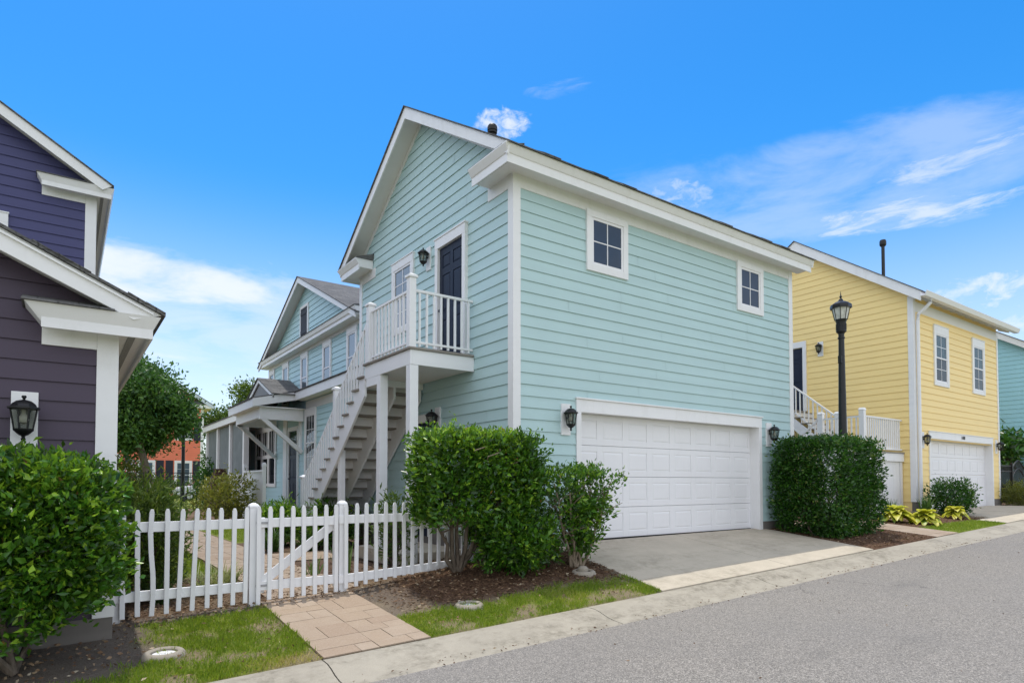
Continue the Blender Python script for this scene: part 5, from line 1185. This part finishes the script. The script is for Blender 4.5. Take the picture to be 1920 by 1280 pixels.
# shrubs of the garden and the neighbour
def round_shrub(name, lab, c, half, n, size, mat, e=2.3, per=9, tone=0., grp=None, depth=.5, st=8, up=.5, amp=.22, asp=.45, spread=.85):
    t = shrub(name, lab, (c[0], c[1], c[2]-half[2]), 'shrub', grp)
    P, N = clusters(c, half, e, n, depth, amp, 2.2, ([-1, -.6, 0, 1], [.6, .85, 1, 1])); foliage('foliage', P, N, per, size, mat, t, up, spread, asp, size*.9, tone)
    stems('stem', [(c[0], c[1], c[2]-half[2]-.05)], [(c[0]+random.uniform(-.7, .7)*half[0], c[1]+random.uniform(-.7, .7)*half[1], c[2]+random.uniform(-.1, .5)*half[2]) for _ in range(st)], BARK, t, .02, .006); return t
round_shrub('dwarf_shrub', 'small rounded dark green shrub in front of the yellow house garage door', (20.1, 7.05, -.45), (.66, .45, .48), 520, .075, LEAF_HEDGE, 3.2, tone=.05)
round_shrub('azalea_bush', 'loose yellow-green bush in front of the white railing panel by the main house', (4.45, 22.2, -.55), (1.0, .9, .78), 420, .10, LEAF_YEL, 2.2, depth=.7, amp=.4)
round_shrub('soft_bush', 'feathery dark green bush behind the left end of the picket fence', (.84, 8.75, -.70), (.36, .42, .70), 700, .10, LEAF_FERN, 2.3, asp=.16, tone=.08, depth=.8, up=.8)
round_shrub('soft_bush', 'tall feathery yellow-green bush beside the garden path behind the dark one', (1.05, 10.9, -.80), (.24, .30, .55), 360, .12, LEAF_FERN, 2.2, asp=.18, tone=.3, depth=.8, up=.9)
round_shrub('boxwood', 'dark green upright boxwood between the lamp post and the brick pillar', (5.75, 33.0, -.2), (.62, .6, 1.05), 380, .12, LEAF_HEDGE, 4)
round_shrub('garden_shrub', 'bright green leafy shrub in front of the foot of the staircase', (3.75, 13.9, -.92), (.5, .45, .42), 360, .12, LEAF_LIG, 2.2, asp=.28, tone=.18, depth=.7, up=.9)
round_shrub('garden_shrub', 'dark green low shrub under the staircase stringer', (4.5, 12.7, -.9), (.5, .45, .42), 260, .11, LEAF_LIG, 2.2, asp=.3, tone=0, depth=.7, up=.8)
round_shrub('wispy_shrub', 'thin blue-green leafy plant beside the landing post behind the fence', (3.95, 8.55, -.72), (.26, .25, .56), 150, .085, LEAF_FERN, 2, asp=.25, depth=.8, up=.7, tone=-.1)
round_shrub('grassy_shrub', 'brownish wispy shrub at the right edge before the iron gate', (27.1, 7.45, -.42), (.5, .4, .36), 260, .13, LEAF_YEL, 2.2, asp=.12, tone=-.35, up=1.)
round_shrub('street_shrub', 'low green shrub row in front of the coral house windows', (5.8, 60., -.6), (4.2, .8, .75), 420, .24, LEAF_FERN, 3, tone=-.1)
round_shrub('street_shrub', 'reddish-green shrub at the left end of the coral house front', (2.7, 44, .2), (1.4, 1.2, 1.3), 300, .2, LEAF_YEL, 2.4, tone=-.3)

def strap_clump(name, lab, c, n, L, W, mat, spread=.6, droop=.8, cat='plant', grp=None, base_r=.09, tone=0.):
    t = thing(name, lab, cat, (c[0], c[1], c[2]), grp); V = []; F = []; var = []; r = random.Random(int(c[0]*1000+c[1]*77))
    for _ in range(n):
        a = r.uniform(0, 6.283); l = L*r.uniform(.6, 1.15); s = spread*r.uniform(.15, 1.1); d = droop*r.uniform(.3, 1.1)
        p0 = Vector((c[0]+base_r*r.uniform(-1, 1), c[1]+base_r*r.uniform(-1, 1), c[2]-.01)); h = Vector((math.cos(a), math.sin(a), 0)); sd = Vector((-h.y, h.x, 0)); w = W*r.uniform(.7, 1.2); m = 5; i = len(V); v = min(1, max(0, .5+tone+r.gauss(0, .2)))
        for k in range(m+1):
            u = k/m; p = p0+h*(l*s*u+l*d*.35*u*u)+Vector((0, 0, l*(u-d*.55*u*u*u))); ww = w*(1-u**2.2)*.5+.0008
            V += [tuple(p-sd*ww), tuple(p+sd*ww)]
        for k in range(m): F.append((i+2*k, i+2*k+1, i+2*k+3, i+2*k+2)); var.append(v)
    np_mesh('leaves', V, F, mat, t, var, smooth=True); return t
g7 = lambda x, y: (x, y, G(x, y))
for k, (x, y, lab) in enumerate(((1.42, 8.55, 'variegated grassy clump against the left fence section, leftmost of its row'), (1.62, 8.75, 'variegated grassy clump, middle of the row behind the left fence section'), (1.80, 8.95, 'variegated grassy clump nearest the paved path behind the left fence section'))):
    strap_clump('liriope', lab, g7(x, y), 75, .46, .012, STRAPV, .7, 1., grp='variegated clumps behind the fence')
strap_clump('liriope', 'dark grassy clump under the feathery bush at the fence', g7(.92, 8.3), 70, .5, .012, STRAP, .55, .9, tone=-.2)
strap_clump('agapanthus', 'arching dark green strap-leaved clump behind the gate, left of the pair', g7(3.38, 12.9), 110, .62, .022, STRAP, .6, .9, tone=-.1, grp='strap-leaved clumps behind the gate')
strap_clump('agapanthus', 'arching dark green strap-leaved clump behind the gate brace, right of the pair', g7(3.95, 12.55), 110, .58, .022, STRAP, .6, .9, tone=-.15, grp='strap-leaved clumps behind the gate')
strap_clump('iris', 'upright green iris clump just right of the gate post behind the fence', g7(3.25, 8.7), 46, .52, .028, STRAP, .35, .35, tone=.12)
strap_clump('iris', 'small yellowing iris tuft beside the gate on the paved edge', g7(2.98, 9.2), 20, .34, .022, STRAP, .5, .5, tone=.3)
strap_clump('grass_tuft', 'small yellow grass tuft behind the right fence section', g7(4.05, 8.25), 34, .34, .008, STRAPV, .4, .5, tone=.0)
strap_clump('iris', 'tall green iris clump between the hostas and the small shrub', g7(18.4, 7.05), 80, .62, .03, STRAP, .3, .35, tone=.05)
strap_clump('iris', 'shorter green iris clump behind the big yellow hostas', g7(17.2, 7.4), 60, .55, .026, STRAP, .35, .4, tone=-.05)
def hosta(lab, c, R, n):
    t = thing('hosta', lab, 'hosta', c, 'yellow hostas in the mulch bed'); V = []; F = []; var = []; r = random.Random(int(c[0]*31))
    for i in range(n):
        ring = i/n; a = 2.4*i+r.uniform(-.3, .3); tilt = .5+.72*ring; l = R*(.34+.3*r.random()); w = l*.58
        h = Vector((math.cos(a), math.sin(a), 0)); sd = Vector((-h.y, h.x, 0)); p0 = Vector(c)+h*R*.22*ring+Vector((0, 0, R*.52*(1-ring*.72))); k0 = len(V); m = 6; v = .56+r.gauss(0, .15)
        for k in range(m+1):
            u = k/m; p = p0+h*l*u*(.55+.45*math.sin(min(1.5, tilt)))+Vector((0, 0, l*(.42*(1.2-tilt)*u-.75*tilt*u*u*.8+.10*u))); ww = w*.5*math.sin(math.pi*min(1, (u*.93+.05))**.72)*(1 if u < 1 else .02)
            up = Vector((0, 0, 1)); V += [tuple(p-sd*ww+up*ww*.3), tuple(p), tuple(p+sd*ww+up*ww*.3)]
        for k in range(m):
            for q in (0, 1): F.append((k0+3*k+q, k0+3*k+q+1, k0+3*k+q+4, k0+3*k+q+3)); var.append(min(1, max(0, v-(.32 if ring > .82 and r.random() < .35 else 0)+(.18 if k > 3 else 0))))
    np_mesh('leaves', V, F, HOSTA, t, var, smooth=True)
    b = MB()
    for i in range(10): a = .63*i; b.tube([c, (c[0]+R*.2*math.cos(a), c[1]+R*.2*math.sin(a), c[2]+R*.4)], .012, 5)
    b.build('stalk', LEAF_YEL, t)
hosta('largest yellow hosta, nearest the box hedge', g7(16.45, 6.95), .66, 54)
hosta('yellow hosta nearest the kerb, in front of the largest one', g7(16.75, 6.42), .60, 48)
hosta('small yellow hosta beside the small rounded shrub, right of the iris', g7(18.75, 6.5), .55, 42)

# trees
def tree(name, lab, base, crown, half, n, size, mat, trunk_r=.18, limbs=8, blobs=9, tone=0., grp=None, seed=1, per=9):
    t = thing(name, lab, 'tree', base, grp); r = random.Random(seed); c = Vector(crown); P = []; N = []; tips = []
    for k in range(blobs):
        d = Vector((r.gauss(0, 1), r.gauss(0, 1), r.gauss(0, 1))).normalized(); k_ = r.uniform(.45, .82); q = Vector((c.x+d.x*half[0]*k_, c.y+d.y*half[1]*k_, c.z+d.z*half[2]*k_)); s = r.uniform(.26, .5)
        p, m = clusters(q, (half[0]*s, half[1]*s, half[2]*s*.8), 2.1, n//blobs, .75, .45, 2.); P.append(p); N.append(m); tips.append(q)
    foliage('crown', np.concatenate(P), np.concatenate(N), per, size, mat, t, .35, .95, .5, size*1.3, tone)
    b = MB(); top = Vector((c.x, c.y, c.z-half[2]*.35)); B = Vector(base)
    b.tube([B+Vector((0, 0, -.1)), B.lerp(top, .35)+Vector((.05, 0, 0)), B.lerp(top, .7), top], [trunk_r*1.25, trunk_r, trunk_r*.85, trunk_r*.6], 9)
    for q in tips[:limbs]: b.tube([B.lerp(top, r.uniform(.6, 1)), top.lerp(q, .5)+Vector((0, 0, -.1)), q], [trunk_r*.5, trunk_r*.3, trunk_r*.1], 6)
    b.build('trunk', BARK, t, smooth=True); return t
tree('oak_tree', 'large dark green oak tree in front of the coral house', (4.3, 42, -1.2), (3.25, 42, 4.35), (2.95, 2.8, 2.8), 4800, .23, LEAF_OAK, .22, 12, 26, seed=4, per=11, tone=.05)
tree('background_tree', 'rounded bright green tree behind the porch roof end', (13.9, 74, -1.2), (13.9, 74, 6.2), (2.6, 2.4, 2.6), 700, .32, LEAF_FERN, .2, 6, 9, -.1, seed=5)
tree('background_tree', 'light green treetop above the small entry gable', (12.6, 55, -1.2), (12.5, 55, 6.7), (1.6, 1.5, 1.6), 260, .24, LEAF_FERN, .12, 6, 8, .1, seed=6)
tree('background_tree', 'slim dark green tree at the right end of the coral house', (9.9, 58, -1.2), (10.2, 58, 1.2), (.7, .7, 2.4), 300, .26, LEAF_OAK, .12, 5, 8, seed=7)
tree('loquat_tree', 'loquat tree with drooping dark leaves over the iron gate at the far right', (30.3, 8.55, -.7), (30.2, 8.55, 1.32), (1.05, .7, .55), 150, .24, LEAF_HEDGE, .07, 6, 8, .0, seed=8, per=7)

# turf, mulch and litter as ground cover
def scatter(n, x0, x1, y0, y1, f):
    X = RNG.uniform(x0, x1, n); Y = RNG.uniform(y0, y1, n); k = RNG.random(n); m = np.array([f(a, c) > q for a, c, q in zip(X, Y, k)]); return X[m], Y[m]
def blades(name, lab, regions, hmin=.018, hmax=.065):
    Xs, Ys = [], []
    for n, x0, x1, y0, y1 in regions: X, Y = scatter(n, x0, x1, y0, y1, lambda a, c: zone(a, c)[0]**1.4*(.35+.65*sstep(-.5, .3, fbm(a, c, 4., 2)))); Xs.append(X); Ys.append(Y)
    X = np.concatenate(Xs); Y = np.concatenate(Ys); n = len(X); Z = np.array([G(a, c) for a, c in zip(X, Y)])-.004
    P = np.stack([X, Y, Z], 1); D = nrm(np.stack([RNG.normal(size=n)*.42, RNG.normal(size=n)*.42, np.ones(n)], 1)); L = RNG.uniform(hmin, hmax, n)
    V, F = leaves(P, D, L, np.full(n, .0065), .1, .2)
    pale = np.array([.30*sstep(.05, .45, fbm(a, c, .9, 12.))+(.42*sstep(5.85, 5.5, c)*sstep(.9, 1.6, a) if a < 1.9 else 0) for a, c in zip(X, Y)])
    v = np.clip(.42+RNG.normal(size=n)*.17+pale, 0, 1); o = np_mesh(name, V, F, BLADE, None, np.repeat(v, 2)); tag(o, lab, 'grass', kind='stuff')
blades('grass_blades', 'short green lawn grass with straw patches along the kerb', [(46000, -.8, 1.88, 5.45, 7.6), (40000, 2.93, 6.28, 5.45, 6.9), (7000, 15.9, 18.85, 5.45, 6.3), (16000, .7, 2.0, 9.4, 14.4), (15000, 3.2, 6.2, 15.2, 20.4)])
def chips(name, lab, cat, regions, f, L, W, mat, tone=0., lift=.008):
    Xs, Ys = [], []
    for n, x0, x1, y0, y1 in regions: X, Y = scatter(n, x0, x1, y0, y1, f); Xs.append(X); Ys.append(Y)
    X = np.concatenate(Xs); Y = np.concatenate(Ys); n = len(X); Z = np.array([G(a, c) for a, c in zip(X, Y)])+lift+RNG.random(n)*.012
    a = RNG.uniform(0, 6.283, n); D = nrm(np.stack([np.cos(a), np.sin(a), RNG.normal(size=n)*.22], 1)); l = RNG.uniform(*L, n)
    V, F = leaves(np.stack([X, Y, Z], 1), D, l, l*RNG.uniform(*W, n), .18, -.05); v = np.clip(.4+tone+RNG.normal(size=n)*.24, 0, 1)
    tag(np_mesh(name, V, F, mat, None, np.repeat(v, 2)), lab, cat, kind='stuff')
mz = lambda a, c: zone(a, c)[1]
chips('mulch_chips', 'brown shredded bark mulch in the planting beds', 'mulch', [(15000, 2.95, 6.28, 5.9, 7.55), (5000, 12, 14.7, 5.45, 7.5), (3500, 15.9, 20, 5.9, 7.8), (7000, .4, 5.4, 7.65, 10.5)], mz, (.02, .07), (.1, .3), DRYLEAF, -.12)
chips('leaf_litter', 'dry tan leaves and bits lying along the fence and in the bare dirt', 'leaf litter', [(900, -1.2, 1.85, 5.6, 7.7), (1400, .4, 4.6, 7.35, 8.3), (800, 2.95, 6.2, 5.6, 7.4), (200, 12, 14.7, 5.5, 6.6)], lambda a, c: 1-.75*zone(a, c)[0], (.025, .06), (.35, .6), DRYLEAF, .22, .012)
chips('gutter_debris', 'small dry leaves and grit blown along the kerb and road', 'debris', [(420, -2, 16, 4.78, 5.02), (90, -1, 16, 1.5, 4.8)], lambda a, c: 1., (.012, .04), (.3, .6), DRYLEAF, -.05, 0.)
o = bpy.data.objects['gutter_debris']; v = np.empty(len(o.data.vertices)*3, dtype=np.float32); o.data.vertices.foreach_get('co', v); v = v.reshape(-1, 3)
v[:, 2] += np.array([zroad(x, min(y, 4.86))-zc(x)+(.013 if y > 4.86 else .002) for x, y, z in v]); o.data.vertices.foreach_set('co', v.ravel())
# ------------------------------------------------------------------ sky, sun, camera
SKY, SUN, EXPO, FILLC, CLOUDV, FILLV = 0.12, 2.05, .58, .92, (5.6, 5.75, 6.0), (8.3, 8.4, 8.75)
EL, AZ = rad(77.5), rad(14)
W = bpy.data.worlds.new('World'); S.world = W; W.use_nodes = True; n = W.node_tree.nodes; l = W.node_tree.links; bg = n['Background']
sky = n.new('ShaderNodeTexSky'); sky.sky_type = 'NISHITA'; sky.sun_disc = False; sky.sun_elevation = EL; sky.sun_rotation = AZ; sky.air_density = 1.0; sky.dust_density = .4; sky.ozone_density = 3.2
class WT(NT):
    def __init__(s): s.t = W.node_tree; s.n = n; s.l = l
w = WT()
tc = w.new('ShaderNodeTexCoord').outputs['Generated']
hs = w.new('ShaderNodeHueSaturation'); hs.inputs['Saturation'].default_value = 1.42; hs.inputs['Value'].default_value = 1.22; w.link(sky.outputs[0], hs.inputs['Color'])
sx = w.new('ShaderNodeSeparateXYZ'); w.link(tc, sx.inputs[0])
def M(op, a, b=None):
    q = w.new('ShaderNodeMath', operation=op)
    for k, v in enumerate((a, b)):
        if v is None: continue
        if isinstance(v, bpy.types.NodeSocket): w.link(v, q.inputs[k])
        else: q.inputs[k].default_value = v
    return q.outputs[0]
zz = M('ADD', M('MAXIMUM', sx.outputs['Z'], 0.), .22)
cb = w.new('ShaderNodeCombineXYZ'); w.link(M('DIVIDE', sx.outputs['X'], zz), cb.inputs['X']); w.link(M('DIVIDE', sx.outputs['Y'], zz), cb.inputs['Y'])
def spot(az, el, r0, r1):
    """soft region of sky around a compass direction (degrees, az from +Y towards +X)"""
    a, e = rad(az), rad(el); d = w.new('ShaderNodeVectorMath', operation='DOT_PRODUCT'); w.link(tc, d.inputs[0]); d.inputs[1].default_value = (math.sin(a)*math.cos(e), math.cos(a)*math.cos(e), math.sin(e))
    mr = w.new('ShaderNodeMapRange', interpolation_type='SMOOTHSTEP'); w.link(d.outputs['Value'], mr.inputs[0]); mr.inputs[1].default_value = math.cos(rad(r1)); mr.inputs[2].default_value = math.cos(rad(r0)); return mr.outputs[0]
wisp = w.ramp(w.noise(1.5, 8, .62, vec=w.mapping((1., 2.6, 1), (0, 0, rad(-28)), cb.outputs[0]), dist=.5), [(.44, 0.), (.72, 1.)])
puff = w.ramp(w.noise(2.6, 9, .6, vec=cb.outputs[0], dist=.2), [(.42, 0.), (.60, 1.)])
lowband = M('SUBTRACT', 1., M('MINIMUM', 1., M('MULTIPLY', sx.outputs['Z'], 2.6)))
CLOUDS = []
def addc(mask, tex, k): CLOUDS.append(M('MULTIPLY', M('MULTIPLY', mask, tex), k))
az = M('MULTIPLY', M('ARCTAN2', sx.outputs['X'], sx.outputs['Y']), 57.2958); el = M('MULTIPLY', M('ARCSINE', sx.outputs['Z']), 57.2958)
def ell(a0, e0, sa, se, slope=0., p=1.):
    da = M('SUBTRACT', az, a0); de = M('SUBTRACT', M('SUBTRACT', el, e0), M('MULTIPLY', da, slope))
    q = M('ADD', M('POWER', M('ABSOLUTE', M('DIVIDE', da, sa)), 2.), M('POWER', M('ABSOLUTE', M('DIVIDE', de, se)), 2.))
    mr = w.new('ShaderNodeMapRange', interpolation_type='SMOOTHSTEP'); w.link(q, mr.inputs[0]); mr.inputs[1].default_value = 1.; mr.inputs[2].default_value = .12; return mr.outputs[0]
av = w.new('ShaderNodeCombineXYZ'); w.link(M('MULTIPLY', az, .05), av.inputs['X']); w.link(M('MULTIPLY', el, .17), av.inputs['Y'])
streak = w.noise(1.6, 9, .62, vec=av.outputs[0], dist=.35)
av2 = w.new('ShaderNodeCombineXYZ'); w.link(M('MULTIPLY', az, .16), av2.inputs['X']); w.link(M('MULTIPLY', el, .3), av2.inputs['Y'])
fluff = w.noise(2.0, 9, .64, vec=av2.outputs[0], dist=.3)
av3 = w.new('ShaderNodeCombineXYZ'); w.link(M('MULTIPLY', az, .5), av3.inputs['X']); w.link(M('MULTIPLY', el, .8), av3.inputs['Y'])
small = w.noise(1.6, 8, .62, vec=av3.outputs[0], dist=.4)
av4 = w.new('ShaderNodeCombineXYZ'); w.link(M('MULTIPLY', az, .16), av4.inputs['X']); w.link(M('ADD', M('MULTIPLY', el, .75), M('MULTIPLY', az, -.03)), av4.inputs['Y'])
fine = w.noise(1.3, 9, .66, vec=av4.outputs[0], dist=.5)
# (region, noise, opacity, threshold): the noise is eroded towards the edge of each region
CL = [(ell(8, 12.0, 28, 9.0), streak, .55, .14), (ell(4, 15.8, 17, 3.0), streak, .85, .16), (ell(9, 7, 34, 6), streak, .75, .25),
      (ell(34.7, 30.3, 3.7, 1.7), small, .75, .27), (ell(40, 32.6, 5, 1.0, .05), fine, .2, .36),
      (ell(51.0, 24.3, 4.2, 1.8, -.1), small, .42, .28), (ell(64, 23.0, 30, 6.0, -.02), streak, .30, .24), (ell(67.5, 20.2, 12, 1.7, -.03), fine, .66, .29), (ell(76, 23.0, 18, 1.8, .03), fine, .55, .30),
      (ell(74, 12, 14, 5), fluff, .8, .30), (ell(70, 8, 24, 6), streak, .6, .36)]
tot = None
for mk, tx, k, th in CL:
    e = M('ADD', tx, M('MULTIPLY', M('SUBTRACT', mk, 1.), .5)); mr = w.new('ShaderNodeMapRange', interpolation_type='SMOOTHSTEP'); w.link(e, mr.inputs[0]); mr.inputs[1].default_value = th; mr.inputs[2].default_value = th+.40
    v = M('MULTIPLY', M('MULTIPLY', mr.outputs[0], k), M('MINIMUM', 1., M('MULTIPLY', mk, 3.))); tot = v if tot is None else M('MAXIMUM', tot, v)
hz = w.new('ShaderNodeMapRange', interpolation_type='SMOOTHSTEP'); w.link(el, hz.inputs[0]); hz.inputs[1].default_value = 26.; hz.inputs[2].default_value = 2.; hz.inputs[4].default_value = .62
tot = M('MAXIMUM', tot, hz.outputs[0])
# added bright cloud behind the camera, out of view, to light the shaded walls
back_fill = w.new('ShaderNodeMapRange', interpolation_type='SMOOTHSTEP'); dd = w.new('ShaderNodeVectorMath', operation='DOT_PRODUCT'); w.link(tc, dd.inputs[0]); dd.inputs[1].default_value = (-.62, -.785, 0)
w.link(dd.outputs['Value'], back_fill.inputs[0]); back_fill.inputs[1].default_value = -.47; back_fill.inputs[2].default_value = .02
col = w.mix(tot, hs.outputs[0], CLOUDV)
col = w.mix(M('MULTIPLY', M('MULTIPLY', back_fill.outputs[0], M('ADD', M('MULTIPLY', puff, .35), .65)), FILLC), col, FILLV)
side_fill = w.new('ShaderNodeMapRange', interpolation_type='SMOOTHSTEP'); d2 = w.new('ShaderNodeVectorMath', operation='DOT_PRODUCT'); w.link(tc, d2.inputs[0]); d2.inputs[1].default_value = (-.93, -.37, 0)  # added bluish bank left of the frame, unseen, brightens the gable walls
w.link(d2.outputs['Value'], side_fill.inputs[0]); side_fill.inputs[1].default_value = -.22; side_fill.inputs[2].default_value = .12
col = w.mix(M('MULTIPLY', M('MULTIPLY', side_fill.outputs[0], M('SUBTRACT', 1., back_fill.outputs[0])), .9), col, (6.6, 8.3, 11.))
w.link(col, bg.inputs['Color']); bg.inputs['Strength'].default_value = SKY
d = Vector((math.sin(AZ)*math.cos(EL), math.cos(AZ)*math.cos(EL), math.sin(EL)))
L = bpy.data.lights.new('sun', 'SUN'); L.energy = SUN; L.angle = rad(.53); L.color = (1., .95, .87); o = bpy.data.objects.new('sun', L); COL.objects.link(o); o.rotation_euler = d.to_track_quat('Z', 'Y').to_euler(); o.location = (0, 0, 30)
c = bpy.data.cameras.new('camera'); c.sensor_width = 36; c.lens = 1172/1920*36; c.shift_y = (870.2-640)/1920; c.clip_start = .1; c.clip_end = 2000
o = bpy.data.objects.new('camera', c); COL.objects.link(o); o.location = (0, 0, 0); o.rotation_euler = (rad(91.7), 0, rad(-35.6)); S.camera = o
S.view_settings.view_transform = 'Standard'; S.view_settings.look = 'None'; S.view_settings.exposure = EXPO; S.view_settings.gamma = 1.
S.cycles.max_bounces = 8; S.cycles.diffuse_bounces = 4; S.cycles.transparent_max_bounces = 12
